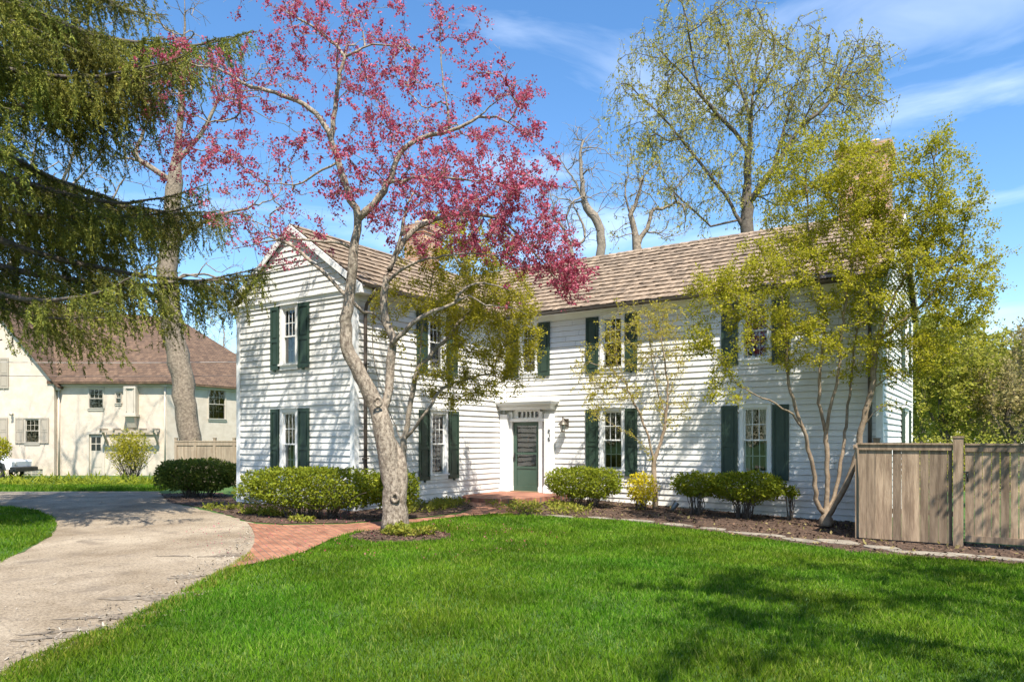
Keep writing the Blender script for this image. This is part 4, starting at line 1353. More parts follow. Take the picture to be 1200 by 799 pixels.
def leaves(b, p, d, L, Wd, up=0.3, spread=0.9, fold=0.25, var=0.3, mi=0, down=0.0):
    """one rhombus leaf per point, bent along its midrib"""
    n = len(p)
    if n == 0: return
    ax = d * 0.5 + rng.normal(size=(n, 3)) * spread + np.array((0, 0, -down))
    ax /= np.linalg.norm(ax, axis=1, keepdims=True) + 1e-9
    nn = rng.normal(size=(n, 3)) * 0.8 + np.array((0, 0, up * 3))
    sd_ = np.cross(ax, nn); sd_ /= np.linalg.norm(sd_, axis=1, keepdims=True) + 1e-9
    nn = np.cross(sd_, ax)
    l = L * (1 + var * rng.normal(size=n)).clip(0.4, 1.8); w = l * Wd / L
    l = l[:, None]; w = w[:, None]
    V = np.stack([p, p + ax * l * 0.5 + sd_ * w * 0.5 + nn * fold * w * 0.5, p + ax * l, p + ax * l * 0.5 - sd_ * w * 0.5 + nn * fold * w * 0.5], 1).reshape(-1, 3)
    b.add(V, np.arange(4 * n).reshape(-1, 4), mi)

bark_crab = mat('crab_bark', (0.115, 0.085, 0.060), 0.9, rgb2=(0.38, 0.315, 0.24), nscale=20, bump=1.0, bscale=38, detail=9, stretch=(1, 1, .6))
bark_grey = mat('grey_bark', (0.17, 0.14, 0.105), 0.9, rgb2=(0.30, 0.25, 0.19), nscale=9, bump=0.8, bscale=30)
bark_tan = mat('tan_bark', (0.19, 0.135, 0.085), 0.85, rgb2=(0.31, 0.235, 0.16), nscale=8, bump=0.4, bscale=30)
bark_pale = mat('flaking_bark', (0.125, 0.095, 0.068), 0.9, rgb2=(0.30, 0.24, 0.17), nscale=11, bump=1.0, bscale=16, detail=9)
bark_dark = mat('dark_bark', (0.075, 0.058, 0.045), 0.9, rgb2=(0.14, 0.115, 0.09), nscale=8, bump=0.6, bscale=25)
blossom = leafmat('blossom_pink', [(0.33, 0.035, 0.075), (0.47, 0.08, 0.14), (0.60, 0.17, 0.24), (0.38, 0.035, 0.085), (0.66, 0.27, 0.33)], 0.40)
crableaf = leafmat('bronze_leaf', [(0.11, 0.05, 0.03), (0.16, 0.10, 0.035), (0.10, 0.11, 0.03)], 0.3)
serv = leafmat('spring_leaf', [(0.34, 0.33, 0.02), (0.47, 0.43, 0.028), (0.24, 0.26, 0.02), (0.58, 0.51, 0.05)], 0.48)
serv2 = leafmat('spring_leaf_gold', [(0.32, 0.29, 0.022), (0.45, 0.39, 0.03), (0.24, 0.24, 0.02), (0.54, 0.46, 0.05)], 0.45)
budm = leafmat('yellow_buds', [(0.42, 0.37, 0.045), (0.52, 0.45, 0.06), (0.34, 0.32, 0.04)], 0.45)
willl = leafmat('willow_leaf', [(0.40, 0.37, 0.07), (0.50, 0.45, 0.10), (0.33, 0.30, 0.06)], 0.48)
bgl = leafmat('far_leaf', [(0.33, 0.33, 0.04), (0.44, 0.42, 0.06), (0.26, 0.28, 0.035), (0.50, 0.46, 0.11)], 0.5)
bgl2 = leafmat('far_leaf_tan', [(0.36, 0.29, 0.12), (0.45, 0.37, 0.16), (0.32, 0.28, 0.09)], 0.45)
darkl = leafmat('old_leaf', [(0.09, 0.11, 0.028), (0.13, 0.15, 0.035), (0.19, 0.19, 0.05)], 0.35)
needle = leafmat('spruce_needle', [(0.080, 0.108, 0.024), (0.165, 0.185, 0.032), (0.29, 0.285, 0.046), (0.12, 0.145, 0.026)], 0.3, big=(1.1, 0.4))  # broad patches colour in the sunlit and shaded clumps of the boughs
yewl = leafmat('hedge_leaf', [(0.19, 0.24, 0.018), (0.28, 0.31, 0.024), (0.13, 0.18, 0.016), (0.36, 0.36, 0.03)], 0.42)
yewd = leafmat('dark_hedge_leaf', [(0.070, 0.110, 0.02), (0.11, 0.15, 0.024), (0.20, 0.23, 0.034), (0.085, 0.125, 0.02)], 0.33)
yell = leafmat('yellow_leaf', [(0.55, 0.45, 0.02), (0.66, 0.55, 0.025), (0.42, 0.38, 0.03)], 0.45)
cover = leafmat('ground_cover_leaf', [(0.22, 0.25, 0.028), (0.32, 0.31, 0.04), (0.15, 0.19, 0.025), (0.40, 0.35, 0.07)], 0.4)

# ------------------------------------------------------------------ flowering crabapple
def plant(name, loc, label, cat, group=None): return empty(name, loc, label, cat, group)
F0 = 13.3
base = GF(462, F0)
crab = plant('crabapple_tree', base, 'crabapple tree with deep pink blossom, standing in a round mulch ring on the lawn', 'tree')
def L_(*q, noise=0.012, step=0.14): return catmull(pxline(q), step, noise)
def cf(f): return 13.45 + (0.35 if f < 13.3 else 1.0) * (f - 13.3)
def K_(*q): return L_(*[(x, y, cf(f)) for x, y, f in q])
def cell(px, py, f, rx, ry, rf, n): return pxell(px, py, cf(f) + 0.25, rx, ry, rf * 1.4, n)
s0 = L_((462, 622, F0), (462.5, 589, F0), (459, 556, F0), (451, 513, F0), (446, 487, F0))
seeds = [(s0, 0.19, 0.222, 0.175),
  (K_((446, 487, F0), (432, 457, 13.2), (414, 423, 13.05), (405, 394, 13.0), (407, 364, 12.95), (410, 338, 12.9), (413, 313, 12.85), (415, 292, 12.8), (420, 257, 12.8)), 0.09, 0.150, 0.070),
  (K_((420, 257, 12.8), (407, 223, 12.7), (397, 190, 12.6), (388, 162, 12.5)), 0.05, 0.066, 0.052),
  (K_((388, 162, 12.5), (371, 133, 12.7), (338, 114, 13.0), (305, 103, 13.4), (285, 98, 13.6), (262, 84, 13.9), (232, 72, 14.2)), 0.03, 0.052, 0.014),
  (K_((388, 162, 12.5), (392, 128, 12.4), (399, 86, 12.2), (405, 68, 12.15)), 0.03, 0.046, 0.03),
  (K_((405, 70, 12.15), (394, 53, 12.4), (372, 36, 12.7), (343, 18, 13.0), (320, 8, 13.3)), 0.02, 0.03, 0.01),
  (K_((405, 70, 12.15), (420, 60, 12.2), (428, 54, 12.3), (424, 38, 12.3), (411, 12, 12.3)), 0.02, 0.03, 0.01),
  (K_((420, 257, 12.8), (438, 238, 12.8), (454, 216, 12.8), (464, 190, 12.75), (479, 170, 12.7), (505, 159, 12.6), (528, 154, 12.5), (552, 142, 12.4), (575, 126, 12.3), (590, 112, 12.2), (602, 95, 12.1)), 0.04, 0.07, 0.012),
  (K_((528, 154, 12.5), (524, 119, 12.4), (518, 90, 12.3), (516, 48, 12.2), (516, 6, 12.1)), 0.02, 0.028, 0.008),
  (K_((454, 216, 12.8), (472, 210, 12.6), (495, 208, 12.4), (520, 209, 12.2), (552, 210, 12.0), (590, 215, 11.8)), 0.02, 0.032, 0.008),
  (K_((447, 487, F0), (455, 457, 13.45), (458, 423, 13.55), (462, 398, 13.6)), 0.085, 0.108, 0.088),
  (K_((462, 398, 13.6), (452, 376, 13.6), (450, 352, 13.6), (453, 325, 13.6), (462, 302, 13.6), (471, 271, 13.6), (478, 240, 13.7), (492, 210, 13.9)), 0.05, 0.082, 0.022),
  (K_((462, 303, 13.6), (474, 280, 13.7), (492, 265, 13.8), (520, 254, 13.9), (556, 251, 13.9), (588, 259, 13.8), (612, 280, 13.7), (635, 306, 13.6), (660, 336, 13.5)), 0.03, 0.055, 0.01),
  (K_((452, 330, 13.6), (475, 314, 13.4), (503, 303, 13.2), (548, 297, 13.0), (580, 301, 12.9), (600, 316, 12.9)), 0.03, 0.04, 0.012),
  (K_((455, 410, 13.55), (478, 384, 13.3), (500, 369, 13.2), (518, 361, 13.1), (533, 354, 13.0), (543, 339, 12.9), (569, 331, 12.8), (598, 340, 12.6)), 0.05, 0.075, 0.014),
  (K_((533, 354, 13.0), (550, 347, 12.9), (569, 357, 12.8), (598, 360, 12.6), (618, 368, 12.5)), 0.02, 0.03, 0.008),
  (K_((407, 352, 12.95), (382, 321, 13.1), (360, 303, 13.3), (339, 286, 13.5), (316, 279, 13.7), (290, 283, 13.9)), 0.03, 0.052, 0.012),
  (K_((415, 288, 12.8), (390, 284, 12.5), (366, 282, 12.4), (330, 279, 12.5), (300, 286, 12.7), (270, 292, 12.9)), 0.03, 0.048, 0.01),
  (K_((410, 356, 13.0), (425, 366, 13.3), (437, 366, 13.5), (451, 381, 13.6)), 0.03, 0.04, 0.03),
  (K_((397, 190, 12.6), (370, 205, 12.9), (345, 216, 13.2), (310, 215, 13.5)), 0.02, 0.026, 0.008),
]
att = np.vstack([
  cell(430, 60, 12.3, 65, 60, 1.7, 110), cell(345, 30, 13.0, 70, 50, 1.4, 80), cell(240, 130, 14.0, 65, 75, 1.3, 120), cell(205, 180, 14.2, 45, 55, 1.0, 50),
  cell(320, 130, 13.2, 60, 60, 1.4, 60), cell(490, 150, 12.6, 95, 75, 1.9, 190), cell(590, 130, 12.2, 50, 55, 1.1, 80), cell(500, 230, 13.0, 110, 60, 1.9, 230),
  cell(590, 260, 13.2, 75, 50, 1.5, 150), cell(640, 300, 13.4, 45, 35, 0.9, 120), cell(672, 330, 13.4, 26, 30, 0.5, 70), cell(620, 210, 12.3, 45, 45, 0.9, 45),
  cell(310, 235, 13.4, 75, 60, 1.3, 90), cell(330, 285, 13.2, 65, 25, 0.9, 55), cell(420, 200, 12.7, 60, 70, 1.4, 70), cell(540, 30, 12.2, 40, 30, 0.7, 18)])
sk = colonize(seeds, att, step=0.2, r_base=0.25, r_tip=0.0032, noise=0.16, zmin=3.6, thin=0.36, pen=0.6, curve=0.35, ramp=0.35)
b = MB(); skeleton_tubes(b, sk, flare=1.25, lump=0.035, maxn=14)
A_, B_ = thin_segs(sk, 0.012)
p, q = sprout(b, A_, B_, 6.0, 0.08, 0.32)
# old pruning scars: ringed collars on the trunk
for (px, py, f) in ((443, 471, F0 - 0.2), (463, 583, F0 - 0.21)):
    c = W(px, py, f); a = np.linspace(0, 2 * math.pi, 15)
    b.tube([c + np.array((C * 0.06 * math.cos(t), S * 0.06 * math.cos(t), 0.075 * math.sin(t))) for t in a], 0.03, 8, cap=False)
lobe = L_((464, 614, F0 - 0.02), (468.5, 585, F0 - 0.02), (470.5, 562, F0), (470, 546, F0 + 0.02), (466, 528, F0 + .06), (458, 508, F0 + .1), noise=0)
b.tube(lobe, np.interp(np.linspace(0, 1, len(lobe)), (0, .3, .6, .75, .9, 1), (.14, .125, .112, .09, .055, .02)), 14, lump=0.04)
b.build('trunk', bark_crab, crab)
cr = MB()
# denser blossom in the lower right limbs, sparse at left
def crab_density(pp):
    rel = pp - np.array((0, 0, EYE)); f = -rel[:, 0] * S + rel[:, 1] * C; r = rel[:, 0] * C + rel[:, 1] * S
    px = 600 + r / f * FPX; py = HY - rel[:, 2] / f * FPX
    d = 0.55 + 0.45 * sst(430, 560, px) * sst(120, 260, py) + 0.35 * sst(590, 640, px) * sst(230, 300, py)
    d = d * (1 - 0.45 * sst(390, 330, px) * sst(180, 240, py))
    d = d * (1 - sst(335, 365, py) * (1 - sst(600, 640, px)))
    return d
pp, dd = along(np.vstack([A_, p]), np.vstack([B_, q]), 13, 0.02)
k = rng.random(len(pp)) < crab_density(pp)
pp, dd = pp[k], dd[k]
rep = rng.integers(4, 10, len(pp)); i = np.repeat(np.arange(len(pp)), rep)
leaves(cr, pp[i] + rng.normal(size=(len(i), 3)) * 0.030, dd[i], 0.040, 0.036, up=0.1, spread=1.0)
cr.build('blossom', blossom, crab)
cl = MB(); pp, dd = along(np.vstack([A_, p]), np.vstack([B_, q]), 5, 0.02)
k = rng.random(len(pp)) < np.minimum(1, crab_density(pp) + 0.1)
leaves(cl, pp[k], dd[k], 0.040, 0.018, up=0.1)
cl.build('leaves', crableaf, crab)

# ------------------------------------------------------------------ serviceberry by the inner corner
base = GF(470, 15.6)
tr = plant('serviceberry_tree', base, 'yellow-green serviceberry tree behind the crabapple trunk, against the wing wall', 'tree')
seeds = [L_((470, 610, 15.6), (471, 560, 15.6), (472, 530, 15.6)),
  L_((472, 530, 15.6), (476, 505, 15.6), (484, 460, 15.6), (490, 430, 15.6), (494, 395, 15.6), (500, 360, 15.5), (508, 320, 15.4)),
  L_((478, 512, 15.6), (488, 498, 15.5), (503, 478, 15.5), (518, 455, 15.8), (545, 445, 16.3), (575, 437, 16.8)),
  L_((490, 430, 15.6), (508, 412, 15.7), (525, 395, 16.0), (545, 370, 16.5), (570, 350, 17.0)),
  L_((474, 520, 15.6), (455, 480, 15.9), (440, 430, 16.1), (436, 385, 16.2), (440, 350, 16.2))]
att = np.vstack([pxell(520, 400, 15.6, 60, 60, 1.2, 110), pxell(580, 400, 16.7, 62, 55, 1.2, 200), pxell(560, 340, 16.8, 70, 45, 1.2, 120), pxell(600, 430, 16.8, 35, 35, 0.8, 40), pxell(540, 460, 16.2, 45, 22, 0.7, 60),
                 pxell(520, 330, 15.6, 70, 45, 1.2, 90), pxell(600, 360, 16.2, 45, 35, 0.9, 60), pxell(455, 370, 16.0, 25, 45, 0.5, 18)])
sk = colonize(seeds, att, step=0.2, r_base=0.075, r_tip=0.003, noise=0.15, zmin=1.2, ramp=0.3)
b = MB(); skeleton_tubes(b, sk)
A_, B_ = thin_segs(sk, 0.010); p, q = sprout(b, A_, B_, 7, 0.08, 0.28)
b.build('trunk', bark_grey, tr)
cr = MB(); pp, dd = along(np.vstack([A_, p]), np.vstack([B_, q]), 125, 0.05)
leaves(cr, pp, dd, 0.045, 0.030, up=0.6); cr.build('crown', serv2, tr)

# ------------------------------------------------------------------ multi-stem serviceberry by the fence
FB = 15.3
base = GF(967, FB)
tr = plant('serviceberry_tree', base, 'large multi-stemmed serviceberry with yellow-green leaves beside the right-hand wooden fence', 'tree')
bz = (HY - 614)
seeds = [(L_((968, 616, FB), (968, 600, FB), noise=0, step=0.05), 0.1),
  (L_((967, 604, FB), (957, 585, FB), (952, 540, FB - .1), (940, 502, FB - .2), (927, 460, FB - .3), (923, 430, FB - .35), (921, 390, FB - .4), (915, 345, FB - .5), (905, 300, FB - .5)), 0.050),
  (L_((968, 604, FB), (969, 575, FB), (969, 535, FB), (969, 506, FB), (960, 480, FB), (961, 440, FB), (963, 412, FB), (967, 380, FB), (960, 330, FB), (948, 270, FB - .1), (945, 200, FB - .1)), 0.047),
  (L_((969, 506, FB), (974, 472, FB - .2), (982, 440, FB - .3), (985, 402, FB - .4), (990, 360, FB - .5), (1000, 300, FB - .6), (1000, 230, FB - .7)), 0.035),
  (L_((969, 602, FB), (980, 572, FB + .1), (990, 515, FB + .2), (995, 460, FB + .3), (1001, 415, FB + .3), (1010, 360, FB + .3), (1030, 290, FB + .3)), 0.044),
  (L_((970, 606, FB), (984, 582, FB - .1), (1001, 545, FB - .2), (1010, 500, FB - .3), (1022, 455, FB - .4), (1028, 400, FB - .5), (1048, 350, FB - .6), (1072, 300, FB - .7), (1090, 235, FB - .8), (1098, 170, FB - .8)), 0.056),
  (L_((1028, 400, FB - .5), (1065, 370, FB - .8), (1100, 335, FB - 1.0), (1125, 290, FB - 1.1), (1132, 250, FB - 1.1)), 0.04),
  (L_((940, 502, FB - .2), (928, 485, FB - .4), (902, 470, FB - .6), (872, 456, FB - .8), (850, 430, FB - 1.0)), 0.024),
  (L_((921, 400, FB - .4), (890, 375, FB - .7), (862, 350, FB - 1.0), (835, 330, FB - 1.2)), 0.02),
  (L_((1010, 500, FB - .3), (1032, 478, FB - .6), (1065, 473, FB - .8)), 0.015), (L_((1022, 455, FB - .4), (1045, 440, FB - .6), (1068, 452, FB - .9)), 0.015)]
att = np.vstack([pxell(905, 340, FB - .6, 85, 60, 1.3, 230), pxell(965, 230, FB - .2, 80, 85, 1.4, 240), pxell(1040, 340, FB - .5, 75, 75, 1.3, 260), pxell(1100, 235, FB - .9, 52, 80, 0.9, 170),
                 pxell(845, 385, FB - .9, 50, 55, 0.9, 60), pxell(1000, 415, FB - .3, 70, 25, 0.9, 50), pxell(1120, 350, FB - 1.0, 50, 55, 0.9, 110), pxell(1060, 420, FB - .7, 45, 35, 0.8, 50),
                 pxell(940, 400, FB - .6, 70, 30, 0.9, 70), pxell(1095, 160, FB - .9, 20, 25, .4, 18), pxell(850, 455, FB - 1., 40, 20, 0.5, 12), pxell(1148, 320, FB - 1., 18, 25, .4, 14),
                 pxell(1105, 405, FB - 1., 45, 35, 0.7, 50), pxell(1015, 215, FB - .3, 48, 50, .9, 190), pxell(1065, 265, FB - .6, 55, 65, .9, 150), pxell(1122, 305, FB - 1., 46, 60, .8, 110), pxell(985, 280, FB - .5, 60, 40, .9, 80), pxell(830, 345, FB - .9, 40, 35, .7, 30), pxell(1040, 300, FB - .7, 40, 60, .7, 60)])
sk = colonize(seeds, att, step=0.2, r_base=0.13, r_tip=0.0032, noise=0.15, zmin=2.2, thin=0.5, rmax=0.066, ramp=0.25)
b = MB(); skeleton_tubes(b, sk, flare=1.1)
A_, B_ = thin_segs(sk, 0.010); p, q = sprout(b, A_, B_, 7, 0.08, 0.30)
b.build('trunk', bark_tan, tr)
cr = MB(); pp, dd = along(np.vstack([A_, p]), np.vstack([B_, q]), 116, 0.05)
leaves(cr, pp, dd, 0.045, 0.030, up=0.6); cr.build('crown', serv, tr)

# ------------------------------------------------------------------ slender budding tree in front of the house
FS = 18.0
base = GF(768, FS)
tr = plant('budding_tree', base, 'slender young tree with sparse yellow buds in front of the middle windows', 'tree')
seeds = [L_((768, 596, FS), (767, 560, FS), (766, 540, FS)),
  L_((766, 542, FS), (752, 520, FS), (740, 510, FS - .1), (722, 500, FS - .2), (705, 490, FS - .3)), L_((766, 540, FS), (757, 505, FS), (745, 475, FS), (733, 450, FS), (722, 420, FS)),
  L_((767, 538, FS), (778, 505, FS), (782, 470, FS), (781, 430, FS), (775, 395, FS), (778, 370, FS)), L_((780, 485, FS), (768, 450, FS), (765, 420, FS), (760, 395, FS)), L_((782, 470, FS), (795, 430, FS), (800, 405, FS)),
  L_((733, 450, FS), (712, 430, FS - .2), (690, 425, FS - .2))]
att = np.vstack([pxell(745, 390, FS, 50, 45, .9, 130), pxell(715, 455, FS - .2, 40, 40, .7, 60), pxell(790, 390, FS, 30, 45, .7, 40), pxell(690, 440, FS - .2, 25, 45, .5, 30), pxell(770, 470, FS, 50, 40, .6, 20)])
sk = colonize(seeds, att, step=0.2, r_base=0.062, r_tip=0.0028, noise=0.12, zmin=1.3, ramp=0.3)
b = MB(); skeleton_tubes(b, sk)
A_, B_ = thin_segs(sk, 0.008); p, q = sprout(b, A_, B_, 11, 0.1, 0.4)
b.build('trunk', bark_tan, tr)
cr = MB(); pp, dd = along(np.vstack([A_, p]), np.vstack([B_, q]), 46, 0.015)
leaves(cr, pp, dd, 0.042, 0.024, up=0.1); cr.build('crown', budm, tr)

# ------------------------------------------------------------------ trees beyond the roof
base = GF(874, 36)
tr = plant('weeping_willow', base, 'huge weeping willow with airy yellow-green strands rising beyond the roof ridge', 'tree')
fw = 36
seeds = [catmull([base, W(874, 400, fw), W(875, 290, fw), W(876, 235, fw), W(877, 180, fw)], 0.4, 0.03),
  L_((877, 180, fw), (866, 160, fw), (852, 146, fw), (822, 113, fw), (800, 87, fw), (775, 62, fw), step=0.35), L_((822, 113, fw), (812, 70, fw), (806, 30, fw - 1), (800, 5, fw - 1), step=0.35),
  L_((878, 185, fw), (882, 113, fw), (890, 60, fw), (905, 25, fw), step=0.35), L_((880, 140, fw), (860, 80, fw + 1), (850, 35, fw + 1), step=0.35),
  L_((875, 270, fw), (866, 258, fw), (852, 232, fw), (830, 203, fw), (802, 168, fw), (775, 135, fw - 1), (745, 108, fw - 1), step=0.35),
  L_((876, 240, fw), (905, 200, fw - 1), (938, 150, fw - 1), (969, 123, fw - 1), (995, 75, fw - 1), (1022, 32, fw - 1), step=0.35),
  L_((905, 200, fw - 1), (925, 130, fw + 1), (940, 80, fw + 1), (955, 45, fw + 1), step=0.35), L_((840, 272, fw), (825, 258, fw), (800, 235, fw - 1), (780, 215, fw - 1), step=0.35)]
att = np.vstack([pxell(860, 80, fw, 90, 75, 3.5, 190), pxell(960, 110, fw - 1, 75, 75, 3.0, 190), pxell(770, 115, fw, 55, 85, 2.5, 110), pxell(1010, 90, fw - 1, 30, 55, 2, 40), pxell(820, 200, fw, 70, 60, 2.5, 75), pxell(930, 210, fw, 70, 60, 2.5, 90), pxell(820, 20, fw, 60, 25, 2, 36)])
sk = colonize(seeds, att, step=0.4, r_base=0.34, r_tip=0.013, noise=0.15, zmin=6, ramp=0.3)
b = MB(); skeleton_tubes(b, sk, maxn=10)
A_, B_ = thin_segs(sk, 0.035); p, q = sprout(b, A_, B_, 2.6, 0.3, 1.1, r=0.009)
# hanging strands
ends = np.vstack([q, B_[rng.random(len(B_)) < 0.5]])
ln = rng.uniform(0.3, 1.7, len(ends)); prev = ends; SA, SB = [], []
dirv = rng.normal(size=ends.shape) * 0.35; dirv[:, 2] = -0.3
for k in range(3):
    dirv[:, 2] -= 0.35
    nx = prev + dirv / np.linalg.norm(dirv, axis=1, keepdims=True) * (ln / 3)[:, None]
    SA.append(prev); SB.append(nx); prev = nx
SA = np.vstack(SA); SB = np.vstack(SB)
b.segs(SA, SB, 0.0065, 0.005)
b.build('trunk', bark_dark, tr)
cr = MB(); pp, dd = along(np.vstack([SA, p]), np.vstack([SB, q]), 13, 0.05)
leaves(cr, pp, dd, 0.11, 0.06, up=0.1, spread=0.6, down=0.4); cr.build('crown', willl, tr)

def bare(name, px, f, label, seeds, att, rb, leafs=None, per=0, step=0.35, bark=None, rt=0.008, zmin=4, sp=1.5, lsize=0.08, group=None, sl=(0.2, 0.8), cat='tree'):
    base = GF(px, f)
    t = plant(name, base, label, cat, group)
    sk = colonize(seeds, att, step=step, r_base=rb, r_tip=rt, noise=0.16, zmin=zmin, ramp=0.3)
    b = MB(); skeleton_tubes(b, sk, maxn=10)
    A, B = thin_segs(sk, rt * 4); p, q = sprout(b, A, B, sp, sl[0], sl[1], r=rt * 0.6)
    b.build('trunk', bark or bark_grey, t)
    if leafs:
        cr = MB(); pp, dd = along(np.vstack([A, p]), np.vstack([B, q]), per, 0.05)
        leaves(cr, pp, dd, lsize, lsize * 0.6, up=0.2); cr.build('crown', leafs, t)
    return t
f = 30
bare('snag_tree', 704, f, 'bare pollarded tree with a bent pale trunk, left of the mossy one',
     [catmull([GF(704, f), W(704, 400, f), W(704, 300, f), W(703, 270, f), W(697, 254, f), W(688, 243, f), W(683, 222, f), W(680, 190, f), W(682, 165, f)], 0.25, 0.02),
      L_((688, 245, f), (675, 215, f), (665, 200, f), (655, 185, f)), L_((682, 170, f), (690, 158, f), (703, 146, f)), L_((681, 168, f), (672, 155, f), (666, 150, f))],
     np.vstack([pxell(672, 195, f, 30, 50, .9, 70), pxell(692, 200, f, 22, 50, .9, 40), pxell(650, 260, f, 30, 45, .9, 60), pxell(690, 160, f, 22, 25, .6, 30), pxell(715, 215, f, 25, 45, .9, 30)]), 0.19, bark=bark_grey, step=0.25, rt=0.0105, zmin=8, sp=2.5, sl=(.25, .9))
bare('snag_tree', 748, f + 1, 'mossy pollarded tree with yellow catkins beside the willow',
     [catmull([GF(748, f), W(748, 400, f), W(747, 290, f), W(745, 278, f), W(739, 252, f), W(733, 228, f), W(734, 205, f), W(738, 188, f)], 0.25, 0.02),
      L_((747, 285, f), (758, 268, f), (762, 255, f), (768, 235, f)), L_((739, 252, f), (748, 230, f), (755, 205, f))],
     np.vstack([pxell(770, 225, f, 35, 45, 1.0, 70), pxell(740, 215, f, 26, 45, .9, 60), pxell(785, 255, f, 35, 30, .9, 70), pxell(725, 265, f, 20, 25, .6, 25)]), 0.22, leafs=willl, per=7, step=0.25, bark=bark_pale, rt=0.0105, zmin=8, sp=2.5, sl=(.25, .9))
bare('snag_tree', 668, f - 1, 'thin bare tree with curved twigs above the roof, just right of the pink blossom',
     [catmull([GF(668, f), W(668, 400, f), W(672, 320, f), W(670, 295, f), W(662, 270, f), W(650, 255, f)], 0.25, 0.02), L_((670, 290, f), (685, 280, f), (682, 262, f), (672, 240, f))],
     np.vstack([pxell(655, 255, f, 32, 38, .9, 90), pxell(635, 235, f, 28, 35, .8, 60), pxell(690, 275, f, 15, 20, .6, 20)]), 0.12, step=0.25, rt=0.0105, zmin=7, sp=2.5, sl=(.25, .9))
# pale leafy tree seen past the crabapple, behind the wing ridge
fy = 27
bare('leafy_tree', 545, fy + 1, 'yellow-green leafy tree behind the wing roof, seen through the crabapple',
     [catmull([GF(545, fy), W(545, 400, fy), W(545, 320, fy), W(542, 270, fy)], 0.35, 0.03), L_((545, 320, fy), (520, 280, fy), (505, 250, fy)), L_((545, 310, fy), (570, 280, fy), (590, 265, fy))],
     np.vstack([pxell(535, 275, fy, 60, 35, 1.2, 90), pxell(580, 300, fy, 35, 25, 1.0, 40)]), 0.15, leafs=serv2, per=34, zmin=6, lsize=0.10, sp=4)

# ------------------------------------------------------------------ leaning trunk behind the pale fence
ft = 31
bare('leaning_tree', 226, ft, 'leaning tree with flaking pale bark behind the pale fence, before the cream house',
     [catmull([GF(230, ft), W(222, 512, ft), W(214, 450, ft), W(203, 390, ft), W(197, 330, ft), W(199, 280, ft), W(206, 200, ft), W(212, 120, ft), W(216, 30, ft), W(218, -60, ft)], 0.4, 0.03),
      L_((198, 335, ft), (215, 322, ft), (240, 328, ft - 1), (258, 343, ft - 1), (278, 342, ft - 2), step=0.3), L_((198, 330, ft), (225, 322, ft), (245, 322, ft + 1), (262, 330, ft + 1), (277, 343, ft + 1), step=0.3),
      L_((199, 380, ft), (180, 350, ft), (150, 330, ft + 1), (120, 325, ft + 1), step=0.3), L_((199, 290, ft), (235, 262, ft), (262, 250, ft), (290, 245, ft), step=0.3),
      L_((205, 215, ft), (165, 190, ft), (120, 180, ft), step=0.3), L_((207, 190, ft), (240, 150, ft), (262, 100, ft), step=0.3)],
     np.vstack([pxell(270, 330, ft, 40, 35, 1.5, 30), pxell(265, 270, ft, 45, 40, 1.5, 30), pxell(130, 330, ft, 50, 30, 1.5, 24), pxell(240, 120, ft, 40, 90, 2, 24), pxell(150, 160, ft, 50, 60, 2, 16), ellips(P(-15.5, 31.5, 17.5), (4.2, 2.2, 4.8), 150), ellips(P(-10.5, 32, 15), (2.5, 2, 4), 50)]), 0.46, bark=bark_pale, step=0.3, rt=0.009, zmin=5.5)

bt = P(-23.6, 32.2, 0)
fb = 32
bare('bare_tree', -27, fb, 'tall bare tree beyond the driveway, mostly hidden behind the drooping spruce boughs',
     [catmull([GF(-27, fb), W(-25, 440, fb), W(-18, 330, fb), W(-10, 220, fb), W(0, 120, fb), W(5, 20, fb)], .4, .03),
      L_((-20, 360, fb), (20, 300, fb), (60, 240, fb), (90, 170, fb), (105, 100, fb), step=.35), L_((-14, 280, fb), (30, 210, fb + 1), (50, 130, fb + 1), (60, 60, fb + 1), step=.35), L_((20, 300, fb), (70, 285, fb), (120, 250, fb), (150, 200, fb), step=.35),
      L_((-14, 270, fb), (-60, 200, fb), (-90, 120, fb), step=.35), L_((60, 240, fb), (110, 190, fb + 1), (150, 130, fb + 1), step=.35)],
     np.vstack([pxell(50, 170, fb, 90, 110, 3.0, 130), pxell(-60, 150, fb, 60, 90, 2.5, 50), pxell(130, 200, fb, 40, 60, 1.5, 30)]), 0.34, bark=bark_grey, step=.35, rt=.013, zmin=6, sp=1.2, sl=(.4, 1.2))
# small bare trees far behind
for (px, f, top, lab) in ((262, 75, 352, 'far bare grey tree in the gap between the cream house and the white house'), (8, 80, 372, 'far bare tree at the left edge beyond the brown roof')):
    bare('bare_tree', px, f, lab, [catmull([GF(px, f), W(px, 470, f), W(px + 2, 420, f), W(px - 2, top + 20, f)], 0.8, 0.06), L_((px, 440, f), (px + 18, 410, f), (px + 26, 385, f), step=0.8), L_((px, 450, f), (px - 18, 420, f), (px - 26, 390, f), step=0.8)],
         np.vstack([pxell(px, top + 45, f, 45, 48, 3.5, 190)]), 0.30, step=0.7, rt=0.014, zmin=3, sp=1.6, sl=(0.4, 1.3), leafs=bgl2, per=0.6, lsize=0.12)

